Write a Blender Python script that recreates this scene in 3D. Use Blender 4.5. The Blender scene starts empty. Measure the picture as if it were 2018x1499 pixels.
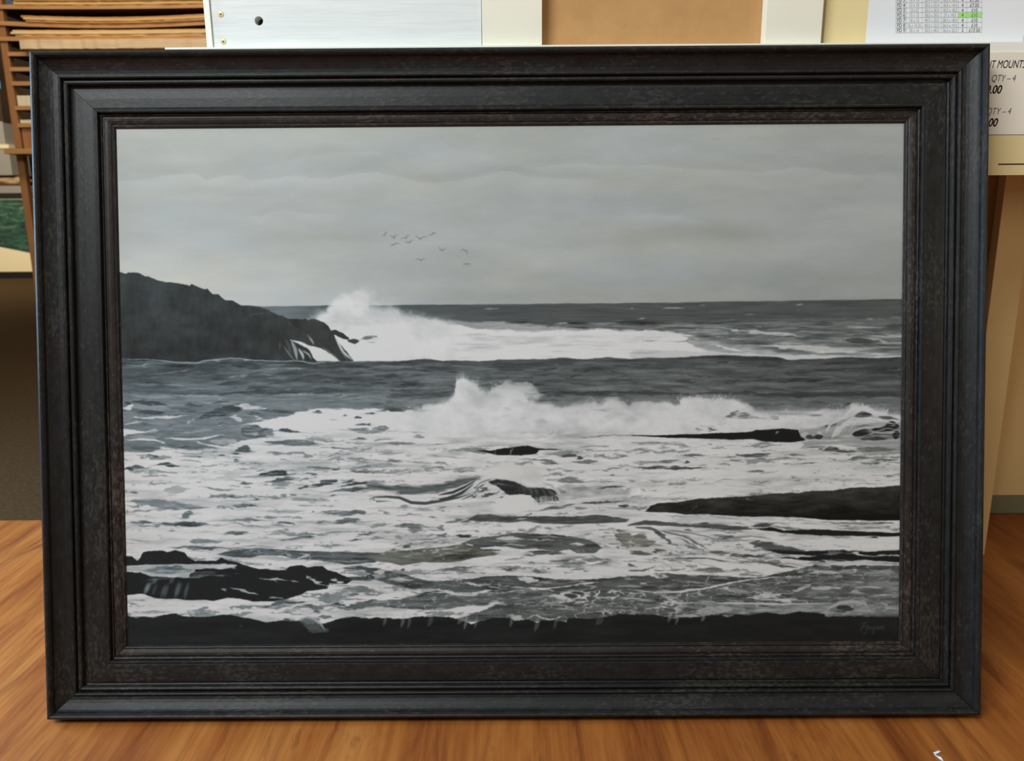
import bpy, bmesh, math, random
import numpy as np
from mathutils import Vector, Matrix

scene = bpy.context.scene
C = scene.collection
PI = math.pi

# ================================================================ camera
cam_data = bpy.data.cameras.new('camera')
cam = bpy.data.objects.new('camera', cam_data)
C.objects.link(cam)
scene.camera = cam
cam_data.sensor_fit = 'HORIZONTAL'
cam_data.sensor_width = 36.0
cam_data.lens = 36.0 * 1550.0 / 2018.0
cam_data.clip_start = 0.02
PITCH, ROLL, CAM_H = math.radians(12.8), -0.0069, 0.6833
cam.matrix_world = (Matrix.Translation((0, 0, CAM_H)) @ Matrix.Rotation(PI / 2 - PITCH, 4, 'X')
                    @ Matrix.Rotation(ROLL, 4, 'Z'))
cam_data.dof.use_dof = True
cam_data.dof.focus_distance = 1.048
cam_data.dof.aperture_fstop = 8.0

# ================================================================ light
world = bpy.data.worlds.new('room_light')
scene.world = world
world.use_nodes = True
world.node_tree.nodes['Background'].inputs[0].default_value = (0.80, 0.90, 1.0, 1)
world.node_tree.nodes['Background'].inputs[1].default_value = 0.10


def area(name, loc, target, sx, sy, power, color):
    l = bpy.data.lights.new(name, 'AREA')
    l.shape = 'RECTANGLE'
    l.size, l.size_y, l.energy, l.color = sx, sy, power, color
    o = bpy.data.objects.new(name, l)
    C.objects.link(o)
    o.location = loc
    o.rotation_euler = (Vector(target) - Vector(loc)).to_track_quat('-Z', 'Y').to_euler()
    return o


area('window_daylight_left', (-2.1, 1.10, 0.95), (-0.3, 0.85, 0.05), 0.9, 0.9, 50, (0.52, 0.74, 1.0))
area('added_key_front', (-1.35, -0.75, 2.35), (0, 1.1, 0.80), 1.3, 0.8, 80, (0.92, 0.98, 1.0))  # unseen key light, placed so the floor stays dimmer than the canvas
area('ceiling_lamp_shelves', (-1.8, 2.5, 2.6), (-2.1, 4.2, 0.9), 1.2, 0.4, 26, (1.0, 0.86, 0.68))
area('added_fill_back', (-4.2, 6.0, 2.7), (-4.8, 8.2, 0.5), 1.2, 0.4, 100, (1.0, 0.86, 0.66))  # added out of view to lift the dark far left corner
area('added_warm_fill_right', (2.0, -0.2, 0.95), (1.1, 1.6, 0.35), 0.35, 0.35, 5.0, (1.0, 0.82, 0.58))  # added warm fill for the cabinet front under the ledge
area('ceiling_lamp_counter', (0.7, 0.55, 2.2), (0.6, 1.3, 1.0), 0.9, 0.3, 3, (1.0, 0.97, 0.90))

vs = scene.view_settings
vs.view_transform = 'Standard'
vs.look = 'None'
vs.gamma = 1.0
vs.use_curve_mapping = False
vs.exposure = 0.0


# ================================================================ helpers
def tag(o, label=None, cat=None, group=None, kind=None):
    for k, v in (('label', label), ('category', cat), ('group', group), ('kind', kind)):
        if v:
            o[k] = v
    return o


def thing(name, label, cat, loc=(0, 0, 0), rot=(0, 0, 0), group=None):
    o = bpy.data.objects.new(name, None)
    o.empty_display_size = .05
    C.objects.link(o)
    o.location, o.rotation_euler = loc, rot
    return tag(o, label, cat, group)


def obj(name, bm, mat, parent=None, smooth=False, loc=None, rot=None):
    me = bpy.data.meshes.new(name)
    bmesh.ops.recalc_face_normals(bm, faces=bm.faces)
    bm.to_mesh(me)
    bm.free()
    if mat:
        me.materials.append(mat)
    if smooth:
        for p in me.polygons:
            p.use_smooth = True
    o = bpy.data.objects.new(name, me)
    C.objects.link(o)
    if parent:
        o.parent = parent
    if loc:
        o.location = loc
    if rot:
        o.rotation_euler = rot
    return o


def box(bm, x0, x1, y0, y1, z0, z1, bev=0.0):
    r = bmesh.ops.create_cube(bm, size=1)
    for v in r['verts']:
        v.co = Vector(((x0 + x1) / 2 + v.co.x * (x1 - x0), (y0 + y1) / 2 + v.co.y * (y1 - y0), (z0 + z1) / 2 + v.co.z * (z1 - z0)))
    if bev:
        es = list({e for v in r['verts'] for e in v.link_edges})
        bmesh.ops.bevel(bm, geom=es, offset=bev, segments=2, affect='EDGES', profile=.7)
    return bm


def B(x0, x1, y0, y1, z0, z1, bev=0.0):
    return box(bmesh.new(), x0, x1, y0, y1, z0, z1, bev)


def mat(name, color, rough=.6, spec=.4, metal=0.0):
    m = bpy.data.materials.new(name)
    m.use_nodes = True
    b = m.node_tree.nodes['Principled BSDF']
    b.inputs['Base Color'].default_value = (*color, 1)
    b.inputs['Roughness'].default_value = rough
    b.inputs['Specular IOR Level'].default_value = spec
    b.inputs['Metallic'].default_value = metal
    return m


def N(m, t, **kw):
    n = m.node_tree.nodes.new(t)
    for k, v in kw.items():
        setattr(n, k, v)
    return n


def noise_color(m, stops, scale=(1, 1, 1), nscale=8, detail=5, rough=.6, bump=0.0, distort=0.0, coord='Object', bscale=None):
    """base colour from stretched object-space noise through a ramp, with an optional bump of the same noise"""
    nt = m.node_tree
    b = nt.nodes['Principled BSDF']
    tc = N(m, 'ShaderNodeTexCoord')
    mp = N(m, 'ShaderNodeMapping')
    mp.inputs['Scale'].default_value = scale
    nz = N(m, 'ShaderNodeTexNoise')
    nz.inputs['Scale'].default_value = nscale
    nz.inputs['Detail'].default_value = detail
    nz.inputs['Roughness'].default_value = rough
    nz.inputs['Distortion'].default_value = distort
    rp = N(m, 'ShaderNodeValToRGB')
    el = rp.color_ramp.elements
    while len(el) < len(stops):
        el.new(.5)
    for e, (p, c) in zip(el, stops):
        e.position = p
        e.color = (*c, 1)
    nt.links.new(tc.outputs[coord], mp.inputs[0])
    nt.links.new(mp.outputs[0], nz.inputs['Vector'])
    nt.links.new(nz.outputs['Fac'], rp.inputs[0])
    nt.links.new(rp.outputs[0], b.inputs['Base Color'])
    if bump:
        bp = N(m, 'ShaderNodeBump')
        bp.inputs['Strength'].default_value = bump
        bp.inputs['Distance'].default_value = .002
        nt.links.new(nz.outputs['Fac'], bp.inputs['Height'])
        nt.links.new(bp.outputs[0], b.inputs['Normal'])
    return m, nz, rp


def srgb(r, g, b):
    f = lambda c: (c / 255 / 12.92) if c / 255 <= .04045 else ((c / 255 + .055) / 1.055) ** 2.4
    return (f(r), f(g), f(b))


# ---------------------------------------------------------------- materials
M = {}
M['white_paint'] = noise_color(mat('white_paint', (.8, .8, .78), .45), [(.3, srgb(216, 219, 216)), (.7, srgb(228, 230, 226))], (1, 1, 14), 9, 5, bump=.25)[0]
M['cream_paint'] = noise_color(mat('cream_paint', (.8, .77, .66), .5), [(.3, srgb(232, 226, 205)), (.7, srgb(240, 235, 216))], (1, 1, 1), 5, 4, bump=.1)[0]
M['cream_board'] = noise_color(mat('cream_board', (.75, .68, .45), .6), [(.3, srgb(226, 206, 150)), (.7, srgb(234, 214, 160))], (6, 1, 1), 3, 4, bump=.05)[0]
M['cabinet_paint'] = noise_color(mat('cabinet_paint', (.7, .6, .4), .5), [(.3, srgb(228, 200, 140)), (.7, srgb(236, 210, 152))], (1, 1, 1), 6, 5, bump=.15)[0]
M['fascia_paint'] = noise_color(mat('fascia_paint', (.8, .79, .72), .5), [(.3, srgb(234, 233, 218)), (.7, srgb(242, 241, 230))], (1, 1, 1), 6, 4)[0]
M['plinth'] = noise_color(mat('plinth_paint', (.2, .2, .13), .6), [(.3, srgb(122, 122, 96)), (.7, srgb(134, 132, 104))], (1, 1, 1), 9, 4)[0]
M['kraft'] = noise_color(mat('kraft_board', (.4, .26, .13), .75), [(.25, srgb(178, 132, 80)), (.75, srgb(196, 150, 96))], (1, 1, 1), 26, 8, rough=.7)[0]
M['paper'] = mat('white_paper', srgb(232, 233, 236), .7, .2)
M['ink_grey'] = mat('grey_ink', srgb(165, 165, 167), .8, .1)
M['ink_mid'] = mat('mid_grey_ink', srgb(128, 128, 130), .8, .1)
M['ink_dark'] = mat('dark_grey_ink', srgb(96, 96, 98), .8, .1)
M['ink_line'] = mat('table_rule_ink', srgb(188, 192, 190), .8, .1)
M['ink_black'] = mat('black_ink', srgb(34, 30, 28), .8, .1)
M['green_marker'] = mat('green_highlighter', srgb(160, 240, 120), .8, .1)
M['brass'] = mat('brass_screw', srgb(222, 206, 150), .35, .5, .2)
M['recess_shade'] = mat('recess_shade', srgb(70, 52, 38), .8, .1)  # dark colour stands for shade inside the hole and screw slots
M['carpet'] = noise_color(mat('brown_carpet', (.05, .035, .02), 1.0, .05), [(.3, srgb(56, 43, 28)), (.62, srgb(80, 62, 40)), (.74, srgb(104, 84, 58))], (1, 1, 1), 95, 6, rough=.8, bump=.8)[0]
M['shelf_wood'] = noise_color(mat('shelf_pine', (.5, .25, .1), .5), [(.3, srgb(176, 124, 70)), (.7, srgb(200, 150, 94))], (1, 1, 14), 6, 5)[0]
M['post_wood'] = noise_color(mat('post_pine', (.5, .25, .1), .5), [(.3, srgb(150, 100, 58)), (.7, srgb(174, 120, 72))], (14, 14, 1), 5, 5)[0]
M['card_tan'] = noise_color(mat('tan_card', (.6, .4, .2), .8), [(.3, srgb(214, 168, 96)), (.7, srgb(232, 190, 118))], (1, 1, 60), 5, 4)[0]
M['card_brown'] = noise_color(mat('brown_card', (.5, .3, .15), .8), [(.3, srgb(178, 124, 74)), (.7, srgb(204, 152, 96))], (1, 1, 60), 5, 4)[0]
M['card_pale'] = noise_color(mat('pale_card', (.7, .6, .45), .8), [(.3, srgb(208, 178, 142)), (.7, srgb(236, 208, 160))], (1, 1, 40), 5, 4)[0]
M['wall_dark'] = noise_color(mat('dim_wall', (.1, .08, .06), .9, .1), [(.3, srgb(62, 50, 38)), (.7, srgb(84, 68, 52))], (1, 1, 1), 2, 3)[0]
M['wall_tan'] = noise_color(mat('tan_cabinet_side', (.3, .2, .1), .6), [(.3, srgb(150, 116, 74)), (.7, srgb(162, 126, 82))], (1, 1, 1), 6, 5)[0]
M['shelf_shade'] = mat('shaded_shelf_board', srgb(70, 50, 34), .8, .1)  # dark tone puts the shade between the shelves into the colour
M['notice_warm_lit'] = mat('warm_lit_paper', srgb(222, 202, 150), .7, .2)  # yellow of the warm light put into the lower sheet's colour
M['notice_paper'] = mat('warm_white_paper', srgb(232, 224, 208), .7, .2)  # slight warm light tinted into the paper colour
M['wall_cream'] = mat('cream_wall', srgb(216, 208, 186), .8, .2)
M['black_frame'] = mat('black_moulding', srgb(30, 27, 25), .4)
M['mount_cream'] = mat('cream_mount', srgb(228, 214, 176), .8, .1)
M['backing'] = mat('brown_backing', srgb(150, 112, 70), .8)
M['grey_plastic'] = mat('grey_box', srgb(150, 146, 136), .6)
M['dark_box'] = mat('dark_box', srgb(60, 54, 48), .7)
M['cyan_plastic'] = mat('cyan_plastic', srgb(120, 214, 240), .3)
M['beige'] = mat('beige_wrap', srgb(170, 140, 104), .7)
M['thread'] = mat('white_thread', srgb(226, 228, 240), .5)


def wood_floor():
    m = mat('honey_laminate', (.4, .2, .08), .42, .35)
    nt = m.node_tree
    b = nt.nodes['Principled BSDF']
    tc = N(m, 'ShaderNodeTexCoord')

    def nz(scale, s, d, r, dist=0.0, off=(0, 0, 0)):
        mp = N(m, 'ShaderNodeMapping')
        mp.inputs['Scale'].default_value = scale
        mp.inputs['Location'].default_value = off
        n = N(m, 'ShaderNodeTexNoise')
        n.inputs['Scale'].default_value = s
        n.inputs['Detail'].default_value = d
        n.inputs['Roughness'].default_value = r
        n.inputs['Distortion'].default_value = dist
        nt.links.new(tc.outputs['Object'], mp.inputs[0])
        nt.links.new(mp.outputs[0], n.inputs['Vector'])
        return n

    def ramp(n, stops):
        rp = N(m, 'ShaderNodeValToRGB')
        el = rp.color_ramp.elements
        while len(el) < len(stops):
            el.new(.5)
        for e, (p, c) in zip(el, stops):
            e.position = p
            e.color = (*c, 1)
        nt.links.new(n.outputs['Fac'], rp.inputs[0])
        return rp

    def mix(a, b_, fac_from, mode='MIX', f=1.0):
        mx = N(m, 'ShaderNodeMix', data_type='RGBA', blend_type=mode)
        mx.inputs[0].default_value = f
        if fac_from is not None:
            nt.links.new(fac_from, mx.inputs[0])
        nt.links.new(a, mx.inputs[6])
        nt.links.new(b_, mx.inputs[7])
        return mx.outputs[2]

    base = ramp(nz((6, 1.1, 1), 1.0, 4, .55, 1.0), [(.30, srgb(148, 86, 42)), (.5, srgb(180, 116, 56)), (.68, srgb(198, 138, 74))])
    figure = ramp(nz((15, 1.5, 1), 1.0, 6, .6, 2.0, (3, 1, 0)), [(.34, srgb(150, 84, 48)), (.48, srgb(226, 196, 160)), (.7, srgb(255, 246, 232))])
    fine = ramp(nz((150, 5, 1), 1.0, 3, .6), [(.3, srgb(205, 190, 175)), (.7, srgb(255, 255, 255))])
    dark = ramp(nz((15, 1.7, 1), 1.0, 5, .7, 2.5, (7, 4, 0)), [(.56, (0, 0, 0)), (.68, (1, 1, 1))])
    c = mix(base.outputs[0], figure.outputs[0], None, 'MULTIPLY', .6)
    c = mix(c, fine.outputs[0], None, 'MULTIPLY', .6)
    deep = N(m, 'ShaderNodeRGB')
    deep.outputs[0].default_value = (*srgb(112, 58, 30), 1)
    mul = N(m, 'ShaderNodeMath', operation='MULTIPLY')
    mul.inputs[1].default_value = .75
    nt.links.new(dark.outputs[0], mul.inputs[0])
    c = mix(c, deep.outputs[0], mul.outputs[0])
    nt.links.new(c, b.inputs['Base Color'])
    rr = N(m, 'ShaderNodeMapRange')
    rr.inputs['To Min'].default_value = .34
    rr.inputs['To Max'].default_value = .55
    nt.links.new(fine.outputs[0], rr.inputs[0])
    nt.links.new(rr.outputs[0], b.inputs['Roughness'])
    return m


M['floor'] = wood_floor()


def frame_mat(name, long_axis, dark, mid, speck, rough=.46):
    """dark distressed paint: fine grain along the rail, brown-grey worn flecks"""
    m = mat(name, dark, rough, .5)
    nt = m.node_tree
    b = nt.nodes['Principled BSDF']
    b.inputs['Specular IOR Level'].default_value = .28
    tc = N(m, 'ShaderNodeTexCoord')
    sc = (150, 330, 330) if long_axis == 'X' else (330, 330, 150)

    def nz(k, s, d, r):
        mp = N(m, 'ShaderNodeMapping')
        mp.inputs['Scale'].default_value = [a * k * .8 for a in sc]
        n = N(m, 'ShaderNodeTexNoise')
        n.inputs['Scale'].default_value = s
        n.inputs['Detail'].default_value = d
        n.inputs['Roughness'].default_value = r
        nt.links.new(tc.outputs['Object'], mp.inputs[0])
        nt.links.new(mp.outputs[0], n.inputs['Vector'])
        return n
    a, f, g = nz(.35, 1, 5, .65), nz(1.0, 1, 6, .7), nz(.06, 1, 3, .5)
    r1 = N(m, 'ShaderNodeValToRGB')
    r1.color_ramp.elements[0].position, r1.color_ramp.elements[0].color = .38, (*dark, 1)
    r1.color_ramp.elements[1].position, r1.color_ramp.elements[1].color = .62, (*mid, 1)
    nt.links.new(a.outputs['Fac'], r1.inputs[0])
    ad = N(m, 'ShaderNodeMath', operation='MULTIPLY_ADD')
    nt.links.new(g.outputs['Fac'], ad.inputs[0])
    ad.inputs[1].default_value = .5
    nt.links.new(f.outputs['Fac'], ad.inputs[2])
    r2 = N(m, 'ShaderNodeValToRGB')
    r2.color_ramp.elements[0].position, r2.color_ramp.elements[0].color = .53, (0, 0, 0, 1)
    r2.color_ramp.elements[1].position, r2.color_ramp.elements[1].color = .60, (.8, .8, .8, 1)
    hf = N(m, 'ShaderNodeMath', operation='MULTIPLY')
    hf.inputs[1].default_value = 1 / 1.5
    nt.links.new(ad.outputs[0], hf.inputs[0])
    nt.links.new(hf.outputs[0], r2.inputs[0])
    mx = N(m, 'ShaderNodeMix', data_type='RGBA')
    nt.links.new(r2.outputs[0], mx.inputs[0])
    nt.links.new(r1.outputs[0], mx.inputs[6])
    mx.inputs[7].default_value = (*speck, 1)
    nt.links.new(mx.outputs[2], b.inputs['Base Color'])
    bp = N(m, 'ShaderNodeBump')
    bp.inputs['Strength'].default_value = .35
    bp.inputs['Distance'].default_value = .0008
    nt.links.new(f.outputs['Fac'], bp.inputs['Height'])
    nt.links.new(bp.outputs[0], b.inputs['Normal'])
    return m


M['rail_h'] = frame_mat('distressed_paint_horizontal', 'X', srgb(23, 23, 22), srgb(33, 33, 32), srgb(56, 54, 50))
M['rail_v'] = frame_mat('distressed_paint_upright', 'Z', srgb(23, 23, 22), srgb(33, 33, 32), srgb(56, 54, 50))
M['slip_h'] = frame_mat('brown_slip_horizontal', 'X', srgb(32, 27, 24), srgb(43, 38, 35), srgb(76, 67, 61))
M['slip_v'] = frame_mat('brown_slip_upright', 'Z', srgb(32, 27, 24), srgb(43, 38, 35), srgb(76, 67, 61))

# ================================================================ the room
floor = tag(obj('floor', B(-3.2, 3.2, -1.6, 1.638, -.02, 0), M['floor']), 'honey coloured wood laminate floor under the framed picture', 'floor', kind='structure')
carpet = tag(obj('floor_carpet', B(-7.5, 3.2, 1.6385, 10.0, -.02, -.001), M['carpet']), 'dark brown carpet behind the wood floor', 'carpet', kind='structure')
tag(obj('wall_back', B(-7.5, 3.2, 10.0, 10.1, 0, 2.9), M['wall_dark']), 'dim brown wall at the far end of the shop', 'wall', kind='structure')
tag(obj('wall_right', B(3.2, 3.3, -1.6, 10.0, 0, 2.9), M['wall_cream']), 'cream wall on the right', 'wall', kind='structure')
tag(obj('wall_shelves', B(-1.2, 3.2, 5.2, 5.3, 0, 2.9), M['wall_cream']), 'cream wall behind the counter', 'wall', kind='structure')

# ================================================================ the framed seascape
LEAN = 0.1894
FW, FH = 1.256, 0.8904
WL, WR, WT, WB = .1005, .1000, .0967, .0930
pic = thing('framed_painting', 'large seascape painting in a wide dark grey distressed frame leaning on the counter', 'framed painting',
            (-.0018, .9242, .0082), (-LEAN, 0, -.0031))
# local axes: x across, z up, y into the depth (0 = the frame's front plane)
PROFILE = [(0, .042), (0, .017), (.004, .0115), (.013, .0065), (.027, .0028), (.045, .0008), (.066, 0), (.088, .001), (.106, .0038), (.118, .0078), (.135, .0098),
           (.17, .0125), (.21, .0148), (.25, .0166), (.29, .0176), (.308, .0178), (.312, .0154), (.322, .0143), (.336, .0140), (.350, .0146), (.358, .0162), (.361, .0200),
           (.376, .0200), (.380, .0172), (.392, .0160), (.41, .0156), (.428, .0164), (.438, .0185), (.441, .0232), (.462, .0242), (.488, .0236), (.492, .0206),
           (.52, .0200), (.62, .0196), (.74, .0200), (.765, .0206), (.770, .0196), (.785, .0190), (.800, .0194), (.806, .0206), (.808, .0255), (.808, .042)]
SLIP = [(.809, .036), (.809, .0252), (.822, .0244), (.834, .0250), (.837, .0268), (.850, .0270), (.856, .0256), (.875, .0250), (.905, .0256), (.935, .0268), (.955, .0284), (.958, .0272), (.972, .0266), (.985, .0272), (.992, .0290), (1.0, .0300), (1.0, .036)]


def rect_pt(t, corner):
    l, r, b, tp = -FW / 2 + t * WL, FW / 2 - t * WR, t * WB, FH - t * WT
    return {'bl': (l, b), 'br': (r, b), 'tr': (r, tp), 'tl': (l, tp)}[corner]


def rail(prof, c0, c1, gap=.0003):
    bm = bmesh.new()
    rows = []
    for t, d in prof:
        (x0, z0), (x1, z1) = rect_pt(t, c0), rect_pt(t, c1)
        L = math.hypot(x1 - x0, z1 - z0)
        ux, uz = (x1 - x0) / L * gap, (z1 - z0) / L * gap
        rows.append((bm.verts.new((x0 + ux, d, z0 + uz)), bm.verts.new((x1 - ux, d, z1 - uz))))
    n = len(rows)
    for i in range(n):
        a, b_ = rows[i], rows[(i + 1) % n]
        bm.faces.new((a[0], a[1], b_[1], b_[0]))
    bm.faces.new([r[0] for r in rows])
    bm.faces.new([r[1] for r in reversed(rows)])
    return bm


for c0, c1, k in (('tl', 'tr', 'h'), ('bl', 'br', 'h'), ('bl', 'tl', 'v'), ('br', 'tr', 'v')):
    r_ = obj('rail', rail(PROFILE, c0, c1), M['rail_' + k], pic)
    s_ = obj('inner_slip', rail(SLIP, c0, c1, .0002), M['slip_' + k], r_)
    if k == 'h' and c0 == 'tl':
        r_['label'] = 'top rail of the frame'
    if c0 == 'bl' and k == 'h':
        r_['label'] = 'bottom rail of the frame'
    s_['label'] = 'brownish inner slip'


# ---------------------------------------------------------------- the seascape on the canvas (computed, flat artwork)
PX0, PY0, PW, PH = 222, 236, 1572, 1044


def paint_seascape():
    rng = np.random.RandomState(7)
    Y, X = np.mgrid[PY0:PY0 + PH, PX0:PX0 + PW].astype(np.float32)

    def noise(sx, sy, seed):
        """smooth value noise, features about sx by sy pixels"""
        r = np.random.RandomState(seed)
        gw, gh = int(PW / sx) + 4, int(PH / sy) + 4
        g = r.rand(gh, gw).astype(np.float32) * 2 - 1
        fx = (np.arange(PW) / sx).astype(np.float32)
        fy = (np.arange(PH) / sy).astype(np.float32)
        ix, iy = fx.astype(int), fy.astype(int)
        tx, ty = fx - ix, fy - iy
        tx = tx * tx * (3 - 2 * tx)
        ty = ty * ty * (3 - 2 * ty)
        a = g[:, ix] * (1 - tx) + g[:, ix + 1] * tx
        return a[iy] * (1 - ty)[:, None] + a[iy + 1] * ty[:, None]

    def fbm(sx, sy, seed, n=4):
        o, a, t = 0, 1.0, 0
        for i in range(n):
            o = o + noise(max(sx, 1.5), max(sy, 1.5), seed + i) * a
            t += a
            a *= .55
            sx /= 2.0
            sy /= 2.0
        return o / t

    def sample(arr, xs, ys):
        xs, ys = np.clip(xs, 0, PW - 1.01), np.clip(ys, 0, PH - 1.01)
        xi, yi = xs.astype(int), ys.astype(int)
        u, v = xs - xi, ys - yi
        return (arr[yi, xi] * (1 - u) + arr[yi, xi + 1] * u) * (1 - v) + (arr[yi + 1, xi] * (1 - u) + arr[yi + 1, xi + 1] * u) * v

    comb = noise(16, 1.9, 12) * 4.5 + noise(34, 3.4, 13) * 5.5
    wx = fbm(26, 12, 11, 3) * 7
    STK = fbm(22, 1.8, 14, 3)
    wy = fbm(30, 7, 21, 3) * 2.8 + noise(6, 3, 31) * .7 + fbm(20, 8, 33, 2) * 2.0
    XW, YW = X + wx + comb, Y + wy                                  # hand wobble shared by every stroke
    T = np.zeros((PH, PW), np.float32)                       # tone 0..255
    WARM = np.zeros((PH, PW), np.float32)                    # warmth of the paint

    def win(x0, y0, x1, y1):
        return (slice(max(0, int(y0 - PY0)), max(0, min(PH, int(y1 - PY0) + 1))),
                slice(max(0, int(x0 - PX0)), max(0, min(PW, int(x1 - PX0) + 1))))

    class Crop:
        def __init__(s, ox, oy, k):
            s.ox, s.oy, s.k = ox, oy, k

        def p(s, pts):
            return np.array([(s.ox + a / s.k, s.oy + b / s.k) for a, b in pts], np.float32)

        def band(s, top, bot, tone, alpha=1, soft=.8, jag=0, warm=None, seed=1, ends=3, calm=False):
            t, b = s.p(top), s.p(bot)
            x0, x1 = max(t[0, 0], b[0, 0]), min(t[-1, 0], b[-1, 0])
            x0 = x0 - 60 if x0 < 252 else x0
            x1 = x1 + 60 if x1 > 1762 else x1
            w = win(x0 - 8, t[:, 1].min() - 10, x1 + 8, b[:, 1].max() + 10)
            xx, yy = (X[w] + wx[w] * .3, Y[w] + wy[w] * .6) if calm else (XW[w], YW[w])
            xr = xx if not jag else X[w] + wx[w] * .3
            tt = np.interp(xr, t[:, 0], t[:, 1])
            bb = np.interp(xr, b[:, 0], b[:, 1])
            if jag:
                r = np.random.RandomState(seed)
                n = int((x1 - x0) / 3) + 4
                j = (r.rand(n) - .5) * 2 * jag
                j2 = np.interp(np.arange(n), np.arange(0, n, 4), (r.rand(len(range(0, n, 4))) - .5) * 2 * jag)
                tt = tt + np.interp((xr - x0) / 3, np.arange(n), j * .5 + j2)
                yy = Y[w] + wy[w] * .35
            m = np.clip((yy - tt) / soft + .5, 0, 1) * np.clip((bb - yy) / soft + .5, 0, 1)
            m *= np.clip((xx - x0) / ends + .5, 0, 1) * np.clip((x1 - xx) / ends + .5, 0, 1)
            m *= alpha
            if callable(tone):
                tone = tone(X[w], Y[w])
            elif 60 < tone < 180:
                tone = tone + STK[w] * 24
            T[w] = T[w] * (1 - m) + tone * m
            if warm is not None:
                WARM[w] = WARM[w] * (1 - m) + warm * m

        def lens(s, x0, y0, x1, y1, up, dn, tone, alpha=1, m=.5, soft=1.0, warm=None, calm=False):
            (a0, b0), (a1, b1) = s.p([(x0, y0), (x1, y1)])
            up, dn = up / s.k, dn / s.k
            w = win(a0 - 10, min(b0, b1) - up - 8, a1 + 10, max(b0, b1) + dn + 8)
            xx, yy = (X[w] + wx[w] * .4, Y[w] + wy[w] * .7) if calm else (XW[w], YW[w])
            u = np.clip((xx - a0) / max(a1 - a0, 1), 0, 1)
            q = np.where(u < m, u / m, (1 - u) / (1 - m))
            sh = np.sin(q * np.pi / 2) ** 1.3
            c = b0 + (b1 - b0) * u
            k = np.clip((yy - (c - up * sh)) / soft + .3, 0, 1) * np.clip((c + dn * sh - yy) / soft + .3, 0, 1)
            k *= (u > 0) * (u < 1) * np.clip(sh * 4, 0, 1) * alpha * np.clip(1.0 - np.clip(STK[w] - .12, 0, 1) * 1.5, 0, 1)
            tone = tone + STK[w] * 22
            T[w] = T[w] * (1 - k) + tone * k
            if warm is not None:
                WARM[w] = WARM[w] * (1 - k) + warm * k

        def lenses(s, L, **kw):
            for l in L:
                if l[6] < 130 and 45 < l[2] - l[0] < 420 and l[4] + l[5] > 9:
                    q, e = .24, .55 * (l[2] - l[0])
                    s.lens(l[0] - e * .9, l[1] + l[5] * .4 - (l[3] - l[1]) * .2, l[2] + e, l[3] + l[5] * .5, l[4] * q, l[5] * q + 3, l[6] * .5 + 78, alpha=.6, m=.45, **kw)
                s.lens(*l[:7], alpha=l[7] if len(l) > 7 else 1, m=l[8] if len(l) > 8 else .5, **kw)

        def line(s, pts, width, tone, alpha=1, soft=1.0, taper=True, crisp=False):
            P = s.p(pts)
            hw = width / s.k / 2
            w = win(P[:, 0].min() - hw - 8, P[:, 1].min() - hw - 8, P[:, 0].max() + hw + 8, P[:, 1].max() + hw + 8)
            xx, yy = (X[w], Y[w]) if crisp else (X[w] * .5 + XW[w] * .5, Y[w] * .5 + YW[w] * .5)
            seg = np.hypot(*(P[1:] - P[:-1]).T)
            tot, acc = seg.sum() + 1e-6, 0
            best = np.full(xx.shape, -9.0, np.float32)
            for i in range(len(P) - 1):
                d = P[i + 1] - P[i]
                l2 = float(d @ d) + 1e-6
                u = np.clip(((xx - P[i, 0]) * d[0] + (yy - P[i, 1]) * d[1]) / l2, 0, 1)
                dist = np.hypot(xx - P[i, 0] - u * d[0], yy - P[i, 1] - u * d[1])
                g = (acc + u * seg[i]) / tot
                h = hw * (np.sin(np.clip(g, .02, .98) * np.pi) ** .6 if taper else 1)
                best = np.maximum(best, h - dist)
                acc += seg[i]
            k = np.clip(best / soft + .5, 0, 1) * alpha
            T[w] = T[w] * (1 - k) + tone * k

        def puff(s, x, y, rx, ry, tone, alpha=1, warm=None, rag=.35, power=1.6, seed=0):
            (cx, cy), = s.p([(x, y)])
            rx, ry = rx / s.k, ry / s.k
            w = win(cx - rx * 1.6, cy - ry * 1.6, cx + rx * 1.6, cy + ry * 1.6)
            r = np.hypot((X[w] - cx) / rx, (Y[w] - cy) / ry) + PN[w] * rag
            k = np.clip(1 - r, 0, 1)
            k = (1 - (1 - np.clip(k * power, 0, 1)) ** 2) * alpha
            T[w] = T[w] * (1 - k) + tone * k
            if warm is not None:
                WARM[w] = WARM[w] * (1 - k) + warm * k

        def specks(s, x0, y0, x1, y1, n, tone, seed, size=1.0, bias=None):
            r = np.random.RandomState(seed)
            for i in range(n):
                u, v = r.rand(), r.rand() ** (bias or 1)
                a, b = s.ox + (x0 + (x1 - x0) * u) / s.k, s.oy + (y1 - (y1 - y0) * v) / s.k
                q = size * (.5 + r.rand())
                w = win(a - 3, b - 3, a + 3, b + 3)
                k = np.clip(q - np.hypot(X[w] - a, Y[w] - b) + .4, 0, 1) * (.3 + .6 * r.rand())
                T[w] = T[w] * (1 - k) + tone * k

    PN = fbm(34, 26, 51, 5)
    Z = Crop(0, 0, 1)
    A = Crop(220, 500, 3.881)
    B = Crop(720, 550, 3.881)
    C = Crop(1240, 560, 3.6036)
    D = Crop(220, 850, 3.4865)
    E = Crop(720, 880, 3.748)
    F = Crop(1240, 880, 3.6036)

    # ------------------------------------------------ sky
    gx = [222, 420, 720, 1000, 1300, 1560, 1794]
    rows = [(240, [176, 173, 169, 166, 163, 162, 161]), (330, [168, 167, 165, 162, 161, 160, 160]),
            (430, [171, 168, 167, 165, 163, 161, 163]), (500, [181, 173, 165, 166, 165, 162, 161]),
            (560, [190, 186, 169, 163, 157, 153, 152]), (605, [192, 189, 176, 158, 151, 149, 150])]
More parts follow.
